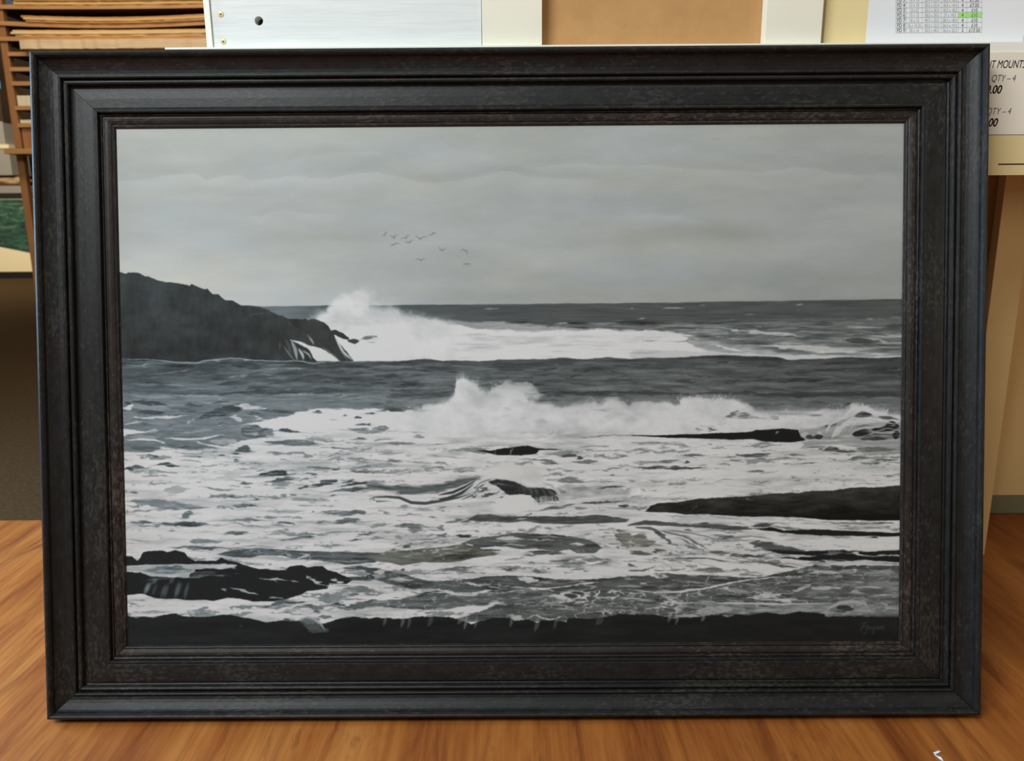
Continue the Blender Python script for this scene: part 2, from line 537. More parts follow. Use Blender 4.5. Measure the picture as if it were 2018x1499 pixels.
    cols = np.stack([np.interp(X[0], gx, v) for _, v in rows])
    ry = np.array([r[0] for r in rows], np.float32)
    fi = np.interp(Y[:, 0], ry, np.arange(len(ry)))
    i0 = np.clip(fi.astype(int), 0, len(ry) - 2)
    ft = (fi - i0)[:, None]
    T[:] = cols[i0] * (1 - ft) + cols[i0 + 1] * ft
    T += fbm(170, 38, 61, 5) * 9 + fbm(70, 24, 71, 4) * 4
    WARM[:] = np.clip((300 - Y) / 120, -.2, .9) * .5 + fbm(200, 60, 81, 4) * .7 + np.clip((Y - 500) / 60, 0, 1) * np.clip((520 - X) / 250, 0, 1) * .9
    for pts, amp, Lx in [
        ([(222, 352), (290, 350), (330, 341), (380, 339), (395, 345), (410, 352), (440, 342), (470, 341), (497, 353), (530, 350), (580, 342), (610, 347), (650, 350), (700, 338), (740, 336), (790, 347), (855, 358), (890, 355), (945, 346), (985, 334), (1012, 337), (1040, 348), (1100, 350), (1200, 352)], 8, 26),
        ([(540, 316), (600, 306), (660, 299), (720, 296), (790, 300)], 5, 22),
        ([(1030, 330), (1090, 323), (1150, 320), (1200, 325), (1250, 325), (1290, 323), (1330, 331), (1420, 334), (1500, 338), (1570, 330), (1610, 331), (1650, 342), (1700, 345), (1750, 338), (1790, 336)], 7, 24),
        ([(470, 427), (500, 421), (512, 425), (535, 413), (560, 413), (600, 418), (680, 420)], 6, 18),
        ([(930, 258), (960, 253), (1000, 255), (1010, 268)], 5, 40),
        ([(1240, 420), (1340, 428), (1420, 440)], 4, 16), ([(1600, 386), (1680, 400), (1700, 412)], 5, 14),
        ([(300, 384), (380, 378), (470, 384), (560, 380)], 3, 18), ([(620, 470), (760, 476), (930, 470)], 3, 20)]:
        P = np.array(pts, np.float32)
        c = np.interp(X, P[:, 0], P[:, 1]) + fbm(40, 200, 91, 3) * 2.5
        fade = np.clip((X - P[0, 0]) / 40 + (.6 if P[0, 0] < 250 else 0), 0, 1) * np.clip((P[-1, 0] - X) / 60, 0, 1)
        d = Y - c
        T += fade * amp * (np.clip(d / 3 + .5, 0, 1) * np.exp(-np.clip(d, 0, 400) / Lx) - .35 * np.exp(-np.abs(d + 10) / 12) * (d < 0))
    for (x, y, rx, ry_, dt) in [(1430, 455, 90, 22, -8), (1660, 395, 50, 12, -7), (1300, 450, 90, 18, -4), (1100, 475, 120, 14, -5), (560, 470, 110, 22, -4), (1560, 540, 230, 40, -4), (960, 590, 180, 22, -5), (380, 530, 130, 40, 4)]:
        T += dt * np.exp(-((X - x) / rx) ** 2 - ((Y - y) / ry_) ** 2)

    # birds
    bk = Crop(740, 440, 10.09)
    for pts in [[(125, 235), (140, 205), (180, 205), (190, 165), (240, 148)], [(265, 212), (310, 225), (362, 270), (378, 215), (435, 198)],
                [(495, 300), (520, 265), (600, 268), (610, 225), (680, 208)], [(770, 225), (830, 250), (880, 288), (940, 245), (1020, 242)],
                [(1030, 215), (1100, 205), (1140, 172), (1215, 168)], [(285, 440), (310, 405), (350, 400), (400, 370), (490, 385)],
                [(560, 348), (620, 350), (675, 355), (690, 325), (740, 305)], [(1245, 440), (1280, 495), (1320, 518), (1350, 495), (1405, 460)],
                [(1670, 525), (1730, 500), (1790, 525), (1815, 560), (1818, 605)], [(770, 690), (850, 688), (895, 715), (940, 688), (1000, 695)],
                [(1740, 830), (1750, 778), (1800, 795), (1860, 782), (1885, 830)]]:
        bk.line(pts, 20, 112, .8, soft=1.3, crisp=True)
        mid = pts[2]
        bk.line([(mid[0] - 14, mid[1]), (mid[0] + 14, mid[1])], 26, 105, .55, soft=1.2, crisp=True)

    # ------------------------------------------------ far sea
    sea = 83 + fbm(60, 4, 101, 4) * 15
    WSEA = fbm(80, 10, 111, 3) * .25
    m = np.clip((Y - np.interp(X, [520, 740, 1240, 1790], [600.5, 599, 596.5, 590]) - fbm(30, 30, 5, 2) * .8) / 1.2 + .5, 0, 1)
    T[:] = T * (1 - m) + sea * m
    WARM[:] = WARM * (1 - m) + WSEA * m
    m2 = m * np.clip((650 - X) / 90, 0, 1)
    T += m2 * 26
    C.lenses([(200, 170, 400, 165, 8, 6, 165), (0, 165, 40, 170, 4, 4, 160), (500, 143, 540, 145, 4, 4, 150), (1180, 145, 1230, 145, 9, 5, 170), (1190, 192, 1225, 192, 4, 3, 130), (800, 220, 900, 215, 5, 4, 125), (30, 245, 125, 240, 7, 5, 150), (700, 257, 750, 255, 5, 4, 125)])
    B.lenses([(880, 225, 1040, 215, 5, 6, 135), (1430, 340, 1560, 335, 14, 6, 170), (1680, 340, 1950, 345, 12, 8, 180), (1890, 313, 1990, 310, 4, 4, 130), (1900, 385, 2018, 385, 16, 6, 160)])

    # grey band right of the far surf
    def rowt(x, y):
        return np.interp(y, [625, 640, 665, 700], [84, 108, 116, 124]) + 0 * x
    Z.band([(960, 634), (1100, 640), (1250, 637), (1500, 632), (1794, 628)], [(960, 712), (1794, 712)], 106, soft=9)
    Z.band([(960, 650), (1794, 645)], [(960, 712), (1794, 712)], 118, alpha=.7, soft=14)
    w = win(1080, 632, 1794, 712)
    f = fbm(70, 4.5, 121, 4)[w]
    T[w] += np.clip(f - .02, 0, 1) * 130 * np.clip((Y[w] - 636) / 10, 0, 1)
    T[w] -= np.clip(-f - .08, 0, 1) * 75
    # far surf: spray, white water
    B.band([(0, 420), (200, 330), (330, 300), (440, 296), (600, 312), (900, 318), (1050, 322), (1200, 345), (1500, 365), (2018, 385), (2300, 430), (2500, 450), (2900, 520), (3300, 600)],
           [(0, 625), (3300, 625)], 172, alpha=.75, soft=5, warm=-.1)
    B.band([(0, 420), (200, 350), (330, 320), (560, 340), (700, 345), (800, 370), (1000, 385), (1300, 395), (1450, 385), (1560, 392), (1800, 380), (2018, 392), (2250, 400), (2420, 430), (2500, 500), (2700, 590), (2720, 625)],
           [(0, 625), (2720, 625)], lambda x, y: 212 + 0 * x, soft=3.5, warm=.05)
    Z.band([(1240, 690), (1400, 693), (1560, 700), (1700, 703), (1794, 702)], [(1240, 712), (1794, 712)], 195, soft=3)
    w = win(740, 632, 1440, 706)
    f = fbm(80, 6, 131, 4)[w]
    T[w] -= np.clip(f - .1, 0, 1) * 60 + .0
    C.lenses([(0, 330, 520, 370, 18, 22, 205), (60, 400, 210, 402, 6, 5, 140), (300, 405, 620, 395, 8, 8, 120), (540, 385, 700, 375, 10, 4, 105), (580, 310, 1320, 380, 12, 10, 185), (430, 322, 520, 318, 6, 5, 150), (690, 350, 860, 330, 14, 10, 105), (600, 370, 740, 365, 5, 5, 150),
              (870, 290, 970, 305, 6, 5, 150), (960, 330, 1500, 325, 14, 6, 98), (1080, 375, 1440, 392, 14, 6, 88), (850, 430, 1680, 490, 24, 14, 190), (700, 430, 1000, 440, 8, 8, 150), (560, 425, 820, 480, 8, 14, 205), (1000, 380, 1200, 372, 10, 5, 100),
              (1510, 400, 1780, 430, 26, 14, 82), (1400, 405, 1640, 375, 4, 3, 155), (1640, 380, 1930, 435, 5, 5, 170), (1500, 370, 1760, 345, 5, 3, 150), (1640, 350, 1860, 370, 10, 10, 88), (1650, 250, 1760, 245, 4, 4, 150), (1750, 245, 1850, 258, 4, 4, 140), (1860, 238, 1930, 238, 3, 3, 160), (1560, 285, 1930, 290, 3, 3, 140), (1800, 325, 1930, 325, 18, 8, 90), (1780, 350, 1930, 345, 3, 3, 165), (1500, 490, 1930, 500, 4, 6, 150), (1760, 400, 1930, 430, 3, 3, 150)])
    B.lenses([(210, 540, 340, 525, 6, 6, 175), (280, 565, 360, 560, 4, 4, 170), (400, 520, 720, 530, 8, 10, 178), (1100, 330, 1320, 345, 6, 6, 170), (1040, 475, 1110, 480, 4, 4, 180), (1160, 430, 1260, 432, 4, 4, 180), (1400, 350, 1600, 340, 10, 8, 108), (600, 420, 1000, 430, 6, 6, 192), (1150, 360, 1230, 362, 4, 4, 150)], soft=2)
    def cloud(top, tone, alpha, soft, amp, seed, bottom=712, x1=None):
        P = np.array(top, np.float32)
        w = win(P[0, 0], P[:, 1].min() - 25, P[-1, 0], bottom)
        dn = fbm(26, 20, seed, 5)[w] * amp
        t = np.interp(X[w] + fbm(18, 14, seed + 9, 4)[w] * amp, P[:, 0], P[:, 1]) + dn
        k = 1 / (1 + np.exp(-np.clip((Y[w] - t) / soft, -20, 20)))
        k *= np.clip((X[w] - P[0, 0]) / 25, 0, 1) * np.clip((P[-1, 0] - X[w]) / 25, 0, 1) * alpha
        tn = tone + np.clip(fbm(40, 26, seed + 5, 5)[w] - .03, -1, 1) * 26
        T[w] = T[w] * (1 - k) + np.minimum(tn, 214) * k
    cloud([(585, 640), (612, 622), (640, 612), (652, 598), (668, 586), (690, 576), (712, 570), (730, 572), (745, 588), (765, 594), (790, 600), (812, 618), (850, 628), (900, 634)], 196, .55, 4.5, 16, 700)
    cloud([(600, 640), (618, 622), (640, 614), (650, 600), (664, 588), (690, 576), (708, 572), (722, 580), (732, 600), (750, 606), (768, 601), (784, 606), (800, 618), (840, 629), (900, 634)], 208, .95, 2.6, 11, 720)
    cloud([(640, 660), (680, 640), (720, 626), (770, 634), (830, 640), (900, 645)], 210, .8, 5, 12, 740)
    Z.specks(650, 570, 800, 620, 60, 204, 44, .8)
    Z.band([(645, 664), (690, 640), (760, 640), (800, 640)], [(645, 710), (800, 710)], 209, soft=8, ends=14)
    A.lenses([(1915, 632, 2010, 630, 12, 18, 85), (1950, 665, 2010, 668, 5, 6, 110)])

    # ------------------------------------------------ headland
    hill = [(30, 112), (50, 118), (110, 138), (122, 125), (190, 128), (250, 158), (275, 158), (340, 190), (430, 205), (500, 212), (585, 230), (600, 217), (640, 235), (710, 260), (722, 253), (765, 298), (810, 300), (860, 342), (910, 350), (985, 382), (1060, 383), (1110, 392), (1180, 415), (1240, 445), (1270, 462), (1300, 465), (1340, 487), (1400, 487), (1455, 495), (1470, 485), (1500, 503), (1510, 490), (1560, 495), (1620, 515), (1650, 545), (1665, 570), (1700, 620), (1740, 690), (1790, 745), (1840, 808)]
    A.band(hill, [(30, 810), (1840, 812)], lambda x, y: 60 - (y - 560) * .055 + 0 * x, jag=.55, warm=.25, seed=3)
    w = win(225, 530, 690, 708)
    hm = (T[w] < 75)
    T[w] += hm * (fbm(40, 26, 141, 5)[w] * 17 + fbm(5, 22, 151, 3)[w] * 5 + (X[w] < 420) * 0)
    A.band([(1660, 578), (1700, 572), (1760, 600), (1800, 628), (1815, 640), (1820, 650)], [(1660, 600), (1700, 610), (1760, 640), (1800, 650), (1820, 660)], 52, jag=.8)
    A.band([(1812, 650), (1850, 640), (1885, 652)], [(1812, 670), (1850, 682), (1885, 668)], 66, jag=.8)
    # waterfalls on the headland
    A.band([(1370, 645), (1400, 655), (1450, 665), (1500, 690), (1560, 705), (1610, 720), (1660, 750), (1700, 780), (1730, 808)],
           [(1370, 650), (1400, 668), (1440, 690), (1480, 712), (1505, 730), (1510, 760), (1530, 790), (1560, 812), (1730, 812)], 205, jag=.6)
    for a in [([(1365, 650), (1395, 720), (1410, 800)], 26, 175, .75), ([(1420, 715), (1450, 760), (1460, 800)], 20, 190, .9), ([(1450, 730), (1500, 760), (1520, 800)], 14, 180, .8), ([(1310, 700), (1350, 760), (1390, 805)], 12, 150, .55),
              ([(1490, 610), (1520, 650), (1540, 685)], 16, 170, .8), ([(1280, 660), (1275, 720)], 14, 100, .5), ([(1320, 640), (1350, 700), (1360, 790)], 22, 95, .5), ([(1600, 700), (1680, 760), (1730, 806)], 14, 120, .6),
              ([(1700, 625), (1760, 740), (1830, 805)], 20, 200, .9), ([(1740, 720), (1780, 780), (1800, 806)], 12, 140, .6), ([(1330, 500), (1380, 550)], 20, 80, .4), ([(1450, 600), (1560, 640)], 30, 66, .5), ([(1040, 455), (1170, 440)], 12, 82, .5)]:
        A.line(a[0], a[1], a[2], a[3], crisp=True, soft=1.6)
    A.line([(1440, 700), (1480, 715), (1500, 735), (1520, 770), (1535, 800)], 14, 50, crisp=True)

    # ------------------------------------------------ middle swell
    top = [(222, 703), (260, 703), (330, 707), (380, 711), (440, 702), (500, 706), (560, 709), (620, 709), (700, 710), (770, 710), (832, 706), (870, 709), (940, 710), (1000, 707), (1060, 707), (1105, 704), (1150, 707), (1195, 703), (1240, 707), (1275, 704), (1310, 705), (1370, 702), (1430, 700), (1480, 702), (1530, 704), (1560, 710), (1620, 708), (1680, 704), (1730, 707), (1794, 705)]
    Z.band(top, [(222, 880), (1794, 880)], lambda x, y: 92 + (y - 705) * .12 - np.clip((x - 1150) / 500, 0, 1) * 10, jag=.5, seed=5, soft=1.2, warm=-.1)
    w = win(222, 700, 1794, 880)
    sm = np.clip((Y[w] - np.interp(X[w], *np.array(top).T)) / 2, 0, 1)
    f = fbm(80, 6.5, 161, 5)[w]
    T[w] += sm * (f * 40 + fbm(12, 2.4, 171, 3)[w] * 7 - np.exp(-np.clip(Y[w] - 708, 0, 99) / 10) * 14)
    tilt = Y[w] + (X[w] - 700) * .05
    q2 = sample(fbm(90, 8, 165, 3), X[w] - PX0 + comb[w], tilt - PY0)
    T[w] -= sm * np.clip(.11 - np.abs(q2), 0, 1) * 260 * np.clip(fbm(150, 30, 167, 2)[w] + .55, 0, 1)
    q3 = sample(fbm(70, 7, 169, 3), X[w] - PX0 + comb[w] * .7, tilt - PY0)
    T[w] += sm * np.clip(.06 - np.abs(q3 - .05), 0, 1) * 420 * np.clip(fbm(120, 24, 175, 2)[w] + .35, 0, 1) * np.interp(X[w], [222, 900, 1200], [1, .6, .35])
    B.lenses([(0, 640, 480, 650, 14, 22, 62, .7), (320, 690, 560, 690, 8, 10, 60, .8), (0, 735, 300, 735, 20, 8, 66, .8), (20, 785, 200, 790, 12, 14, 60), (620, 710, 740, 708, 4, 8, 58), (180, 840, 480, 842, 10, 12, 62), (0, 885, 640, 885, 4, 8, 70, .6), (850, 680, 1270, 690, 12, 10, 68, .7), (1300, 690, 1480, 675, 10, 16, 58, .8), (870, 715, 980, 725, 4, 8, 72, .6), (1880, 665, 2018, 665, 10, 12, 60), (1560, 745, 1660, 735, 8, 5, 62), (1180, 690, 1300, 690, 3, 3, 130, .6), (1850, 710, 2018, 715, 6, 10, 62, .8), (980, 755, 1150, 755, 5, 5, 72, .6), (240, 660, 420, 665, 3, 4, 118, .5), (330, 750, 600, 745, 6, 6, 112, .5), (150, 700, 300, 705, 4, 5, 115, .5), (1280, 885, 2018, 885, 26, 4, 62), (1280, 885, 1400, 885, 4, 4, 180), (1250, 870, 2018, 865, 12, 4, 66), (0, 905, 640, 930, 8, 14, 128, .7), (20, 915, 170, 912, 4, 6, 70, .6)])
    C.lenses([(600, 555, 700, 550, 8, 8, 50, .8), (900, 570, 1100, 575, 6, 8, 58, .7), (1250, 605, 1550, 615, 6, 8, 50, .8), (1430, 620, 1760, 590, 6, 6, 58, .6), (1830, 610, 1930, 605, 10, 12, 46, .9), (400, 640, 640, 660, 8, 10, 54, .7), (1000, 700, 1400, 688, 16, 10, 54, .8), (1130, 690, 1230, 680, 8, 4, 48, .8), (300, 685, 520, 695, 8, 10, 56, .6), (0, 570, 180, 575, 8, 6, 60, .7), (620, 740, 900, 750, 3, 5, 92, .5), (100, 610, 500, 600, 5, 6, 98, .5), (650, 600, 1000, 610, 5, 6, 96, .5)])
    C.band([(-500, 760), (200, 765), (500, 775), (620, 760), (850, 765), (1100, 780), (1250, 775), (1400, 778), (1550, 770), (1700, 770), (1930, 790)], [(-500, 765), (200, 785), (500, 788), (700, 780), (1000, 790), (1200, 808), (1500, 800), (1800, 808), (1930, 810)], 60, alpha=.85, soft=3)
    C.band([(-500, 790), (0, 792), (800, 795), (1200, 812), (1930, 818)], [(-500, 1000), (1930, 1000)], 108, alpha=.75, soft=6)
    w = win(1100, 782, 1794, 830)
    T[w] += fbm(40, 4, 181, 3)[w] * 12
    C.lenses([(1500, 865, 1620, 850, 8, 10, 78), (1440, 855, 1460, 850, 8, 8, 120)])

    # left choppy water
    Z.band([(222, 768), (330, 774), (450, 776), (600, 774), (760, 776)], [(222, 900), (760, 900)], 128, alpha=.75, soft=5, warm=-.2)
    w = win(222, 712, 1000, 880)
    T[w] += fbm(60, 7, 191, 4)[w] * 22 * np.clip((960 - X[w]) / 200, 0, 1)
    A.lenses([(80, 940, 420, 890, 22, 25, 78, .8), (330, 925, 760, 870, 30, 25, 76, .8), (640, 880, 960, 845, 25, 24, 72, .9), (850, 830, 1180, 862, 25, 25, 64), (1250, 830, 2018, 860, 20, 25, 66, .9), (1180, 900, 1560, 900, 20, 20, 78, .9), (1400, 960, 1700, 940, 15, 18, 80, .8), (1640, 965, 1900, 950, 22, 8, 64), (1560, 900, 2018, 900, 12, 20, 74, .8), (180, 1010, 500, 1000, 8, 14, 82, .9), (780, 990, 1120, 985, 22, 8, 78), (1000, 1012, 1240, 1010, 10, 14, 84, .8), (700, 1062, 1800, 1052, 26, 6, 78), (1500, 1030, 1750, 1020, 12, 14, 72, .9), (1850, 1000, 2018, 1000, 8, 8, 80), (80, 900, 300, 880, 10, 8, 88, .8), (300, 965, 640, 950, 8, 8, 96, .6),
              (170, 850, 310, 818, 3, 5, 175), (80, 830, 340, 850, 6, 10, 118, .6), (350, 900, 640, 870, 7, 7, 140, .7), (1340, 870, 1440, 866, 6, 6, 160), (860, 950, 1060, 905, 5, 5, 150, .8), (400, 990, 560, 990, 8, 8, 150, .8), (1130, 900, 1300, 935, 6, 6, 140, .7), (1300, 1032, 1410, 1030, 4, 3, 150), (80, 980, 400, 990, 10, 10, 130, .7), (1100, 945, 1400, 930, 5, 6, 128, .7), (500, 1020, 900, 1025, 8, 8, 128, .7), (1700, 985, 1900, 975, 5, 5, 124, .6),
              (80, 1070, 520, 1090, 10, 10, 152, .8), (380, 1072, 900, 1078, 8, 10, 160, .8), (620, 1110, 1000, 1150, 5, 5, 182), (900, 1066, 1700, 1068, 5, 6, 155), (1680, 1085, 1740, 1080, 8, 6, 85), (800, 1090, 840, 1095, 6, 6, 180, .8), (1800, 1105, 1930, 1100, 5, 6, 100), (1600, 1120, 1900, 1115, 6, 8, 148, .6), (1200, 1100, 1600, 1110, 8, 10, 142, .6)])
    for pts in [[(80, 782), (130, 792), (260, 790), (400, 808), (500, 818), (620, 820), (700, 806), (800, 795), (900, 785), (1000, 792), (1090, 804), (1300, 815), (1380, 806), (1500, 822), (1700, 820)]]:
        A.line(pts, 9, 165, .85)
    A.lenses([(80, 800, 500, 830, 8, 18, 105, .8), (750, 806, 830, 808, 12, 5, 155), (990, 800, 1100, 805, 8, 5, 175), (1400, 812, 1640, 828, 6, 10, 150)])
    A.lenses([(80, 1155, 560, 1180, 45, 20, 150, .8), (150, 1115, 455, 1160, 30, 14, 76, 1, .35), (530, 1145, 690, 1152, 17, 8, 84), (420, 1165, 660, 1190, 26, 22, 92, .9), (150, 1208, 410, 1205, 24, 14, 76, 1, .6), (80, 1140, 150, 1135, 14, 12, 70),
              (80, 1245, 640, 1232, 10, 12, 200), (80, 1180, 170, 1150, 20, 18, 205), (100, 1300, 285, 1300, 22, 8, 92, 1, .6), (390, 1305, 600, 1270, 12, 12, 100), (80, 1290, 230, 1262, 5, 7, 195), (280, 1250, 600, 1290, 12, 30, 128, .8),
              (560, 1265, 1010, 1190, 60, 8, 74, 1, .85), (620, 1262, 960, 1225, 10, 30, 120, .9), (560, 1290, 640, 1240, 5, 6, 200), (850, 1265, 1130, 1215, 26, 40, 122), (870, 1235, 1000, 1255, 16, 22, 190), (930, 1152, 1200, 1180, 22, 10, 196, 1, .4), (1110, 1178, 1440, 1212, 10, 16, 84, 1, .3), (1000, 1195, 1180, 1225, 8, 20, 84, 1, .4), (1130, 1240, 1350, 1265, 22, 22, 122), (1000, 1205, 1240, 1290, 4, 10, 200),
              (780, 1290, 890, 1286, 14, 8, 82), (600, 1332, 790, 1336, 8, 8, 180), (720, 1312, 745, 1308, 5, 4, 190), (790, 1300, 850, 1292, 4, 4, 190), (250, 1335, 380, 1335, 8, 8, 185), (80, 1330, 260, 1345, 8, 12, 180)])
    # left foam field
    wl = [(-20, 1340), (80, 1325), (300, 1345), (560, 1345), (820, 1390), (900, 1330), (1010, 1290), (1150, 1268), (1300, 1240), (1420, 1212), (1500, 1186), (1700, 1172), (2018, 1185), (2300, 1165)]
    A.band(wl, [(-20, 2920), (2300, 2920)], 210, soft=2, warm=0)
    A.band([(380, 1380), (560, 1320), (760, 1300), (900, 1310), (1000, 1300), (1230, 1330), (1230, 1360)], [(380, 1384), (560, 1400), (760, 1405), (880, 1390), (1000, 1400), (1230, 1385)], 124, alpha=.9, soft=2)
    # ------------------------------------------------ breaking wave: white mass
    Z.band([(700, 862), (1100, 850), (1300, 846), (1600, 846), (1794, 850)], [(700, 1300), (1794, 1300)], 210, soft=2, warm=.1)
    wave = [(180, 1090), (200, 1060), (240, 1020), (300, 995), (420, 985), (430, 965), (520, 950), (600, 940), (650, 912), (680, 870), (676, 800), (682, 768), (740, 748), (800, 775), (850, 812), (900, 855), (920, 872), (960, 840), (1050, 830), (1130, 840), (1200, 870), (1240, 915), (1280, 938), (1320, 948), (1400, 948), (1500, 972), (1560, 958), (1620, 962), (1690, 938), (1750, 938), (1800, 958), (1840, 928), (1900, 908), (1960, 932), (2018, 985), (2040, 970)]
    wc = [(0, 870), (40, 848), (140, 828), (200, 836), (290, 842), (320, 860), (360, 848), (362, 818), (420, 802), (480, 797), (540, 817), (600, 822), (650, 812), (740, 828), (830, 857), (860, 887), (900, 907), (950, 916), (1050, 912), (1120, 897), (1160, 907), (1280, 910), (1400, 907), (1450, 902), (1540, 900), (1590, 862), (1640, 872), (1700, 882), (1760, 907), (1830, 908), (1840, 932), (1935, 937), (2000, 940)]
    crest = [tuple(q) for q in B.p(wave[:-2])] + [tuple(q) for q in C.p(wc)]
    xsort = [crest[0]]
    for q in crest[1:]:
        xsort.append((max(q[0], xsort[-1][0] + .4), q[1]))
    cloud([(q[0], q[1] - 2) for q in xsort], 196, .55, 3.2, 13, 760, bottom=866)
    cloud(xsort, 209, .985, 1.5, 7, 780, bottom=866)
    cloud([(q[0], q[1] + 9) for q in xsort], 210, .7, 3.5, 12, 800, bottom=866)
    for (x, y, rx, ry_, a) in [(1010, 850, 90, 50, .6), (1120, 850, 140, 60, .5), (1190, 850, 110, 55, .35), (1230, 900, 80, 50, .4)]:
        B.puff(x, y, rx, ry_, 205, a, rag=1.3)
    for k in range(26):
        rr = np.random.RandomState(900 + k)
        a0 = rr.uniform(-2.2, -.9)
        cx_, cy_ = rr.uniform(700, 1180), rr.uniform(830, 900)
        if 690 < cx_ < 860:
            cy_ -= 55
        L0 = rr.uniform(25, 60)
        B.line([(cx_, cy_), (cx_ + math.cos(a0) * L0, cy_ + math.sin(a0) * L0)], 5, 205, .5, soft=1.5, crisp=True)
    B.specks(670, 730, 860, 900, 60, 205, 1, .9)
    B.specks(900, 780, 1290, 930, 170, 200, 2, .8)
    B.specks(1500, 900, 2018, 960, 40, 205, 4, .8)
    B.lenses([(955, 775, 1010, 818, 6, 6, 200), (420, 985, 432, 955, 4, 4, 190)])
    C.specks(340, 780, 760, 830, 40, 205, 5, .9)
    C.specks(1400, 850, 1840, 905, 50, 205, 6, .9)
    for pts in [[(360, 850), (352, 812)], [(420, 810), (416, 792)], [(460, 800), (482, 787)], [(650, 820), (655, 805)], [(590, 825), (594, 806)], [(740, 832), (746, 820)], [(1590, 880), (1592, 850)], [(1670, 880), (1662, 848)], [(1680, 880), (1700, 862)], [(1830, 915), (1846, 890)], [(1120, 905), (1118, 890)], [(1845, 945), (1842, 920)]]:
        C.line(pts, 9, 205)
    # form inside the wave
    w = win(780, 750, 1794, 862)
    k = (T[w] > 185)
    T[w] -= k * np.clip((X[w] - 800) / 110, 0, 1) * (np.clip(fbm(60, 34, 201, 5)[w] + .02, 0, 1) * 38 + np.clip(fbm(16, 10, 211, 3)[w], 0, 1) * 9)
    B.lenses([(1040, 980, 1120, 990, 20, 30, 188, .7), (1170, 1060, 1230, 1070, 30, 22, 182, .7), (1290, 1090, 1390, 1090, 30, 18, 176, .8), (1150, 1175, 1240, 1175, 12, 10, 178, .7), (1400, 1180, 1440, 1185, 28, 12, 168, .7), (1450, 1180, 1490, 1185, 26, 10, 168, .7), (1720, 1000, 1900, 1000, 16, 22, 170, .8), (1900, 1020, 2018, 1045, 16, 12, 178, .7), (1740, 975, 1800, 980, 20, 8, 165, .6), (1040, 1040, 1120, 1050, 18, 16, 190, .6)], soft=5)
    C.lenses([(680, 950, 760, 940, 45, 8, 118, 1, .75), (760, 950, 900, 945, 30, 8, 128), (740, 930, 800, 925, 16, 20, 178, .8), (860, 925, 990, 965, 6, 12, 150), (940, 925, 1400, 930, 10, 12, 150, .8), (990, 960, 1080, 940, 10, 18, 130, .8), (1270, 935, 1400, 930, 10, 12, 130, .8), (470, 1035, 520, 1035, 14, 6, 110), (545, 1030, 600, 1035, 14, 16, 90), (500, 1000, 620, 1015, 10, 20, 175, .6), (600, 990, 700, 1000, 20, 20, 178, .5)], soft=2)
    # right hand curl
    C.band([(1210, 1040), (1400, 1010), (1560, 960), (1640, 985), (1930, 985)], [(1210, 1110), (1500, 1105), (1930, 1115)], 150, alpha=.85, soft=5, calm=True)
    C.lenses([(1385, 1018, 1490, 985, 14, 22, 70), (1420, 985, 1500, 965, 5, 8, 85), (1590, 945, 1745, 935, 32, 16, 92), (1640, 930, 1740, 930, 12, 10, 62), (1760, 950, 1930, 970, 16, 12, 95), (1560, 1000, 1700, 985, 14, 8, 120, .9), (1570, 1075, 1740, 1060, 38, 22, 48), (1620, 1105, 1930, 1080, 22, 22, 55), (1700, 1045, 1930, 1020, 20, 22, 38), (1800, 1040, 1935, 1020, 50, 20, 34), (1760, 1085, 1900, 1090, 12, 12, 130, .8), (1870, 1080, 1935, 1060, 20, 40, 34),
              (1500, 1010, 1760, 985, 40, 10, 195), (1530, 1040, 1700, 1000, 10, 26, 150, .8), (1580, 1010, 1760, 1010, 6, 10, 110, .8), (1650, 1030, 1820, 1020, 6, 8, 195), (1760, 985, 1910, 1000, 6, 6, 180), (1480, 1090, 1640, 1100, 22, 8, 185), (1215, 1070, 1300, 1080, 26, 26, 180), (1250, 1090, 1330, 1095, 18, 14, 70), (1310, 1090, 1390, 1080, 14, 22, 60), (1330, 1060, 1380, 1060, 14, 12, 190), (1850, 942, 1935, 938, 6, 6, 195), (1745, 945, 1755, 920, 4, 20, 180)], soft=1.5, calm=True)
    for pts, wd, tn in [([(1400, 1060), (1430, 1000), (1500, 960), (1570, 945)], 26, 202), ([(1480, 1090), (1510, 1030), (1570, 985), (1650, 972), (1740, 988)], 24, 200), ([(1440, 1100), (1470, 1060), (1490, 1010)], 30, 206), ([(1560, 1100), (1600, 1050), (1680, 1022), (1790, 1018)], 11, 190),
                        ([(1600, 962), (1700, 965), (1800, 985), (1910, 1000)], 10, 186), ([(1540, 945), (1590, 885), (1660, 892), (1760, 915), (1845, 935)], 24, 206), ([(1660, 1102), (1760, 1082), (1870, 1088)], 10, 150), ([(1750, 1052), (1840, 1030), (1910, 1042)], 8, 168), ([(1520, 1010), (1580, 970), (1680, 950)], 6, 150), ([(1545, 1060), (1580, 1015), (1640, 998)], 7, 130), ([(1500, 1040), (1530, 1000)], 6, 150)]:
        C.line(pts, wd, tn, .9, soft=1.8, crisp=True)
    C.line([(1490, 1060), (1530, 990), (1600, 955), (1680, 960), (1750, 990)], 12, 205, .9, crisp=True, soft=2)
    C.line([(1530, 950), (1590, 890), (1680, 900), (1760, 925), (1830, 915)], 22, 206, .95, crisp=True, soft=2)
    C.line([(1470, 1080), (1500, 1020), (1560, 980), (1640, 975)], 18, 200, .8, crisp=True, soft=2)
    C.line([(1560, 1060), (1590, 1010), (1660, 1005)], 8, 190, .8, crisp=True, soft=2)
    # foam field streaks: fine computed lenses, guided by how open the water is
    w = win(222, 838, 1794, 1240)
    dens = np.interp(Y[w], [838, 870, 960, 1040, 1090, 1160, 1240], [.30, .42, .40, .47, .50, .56, .56])
    sc = np.interp(Y[w], [838, 1240], [0, 1])
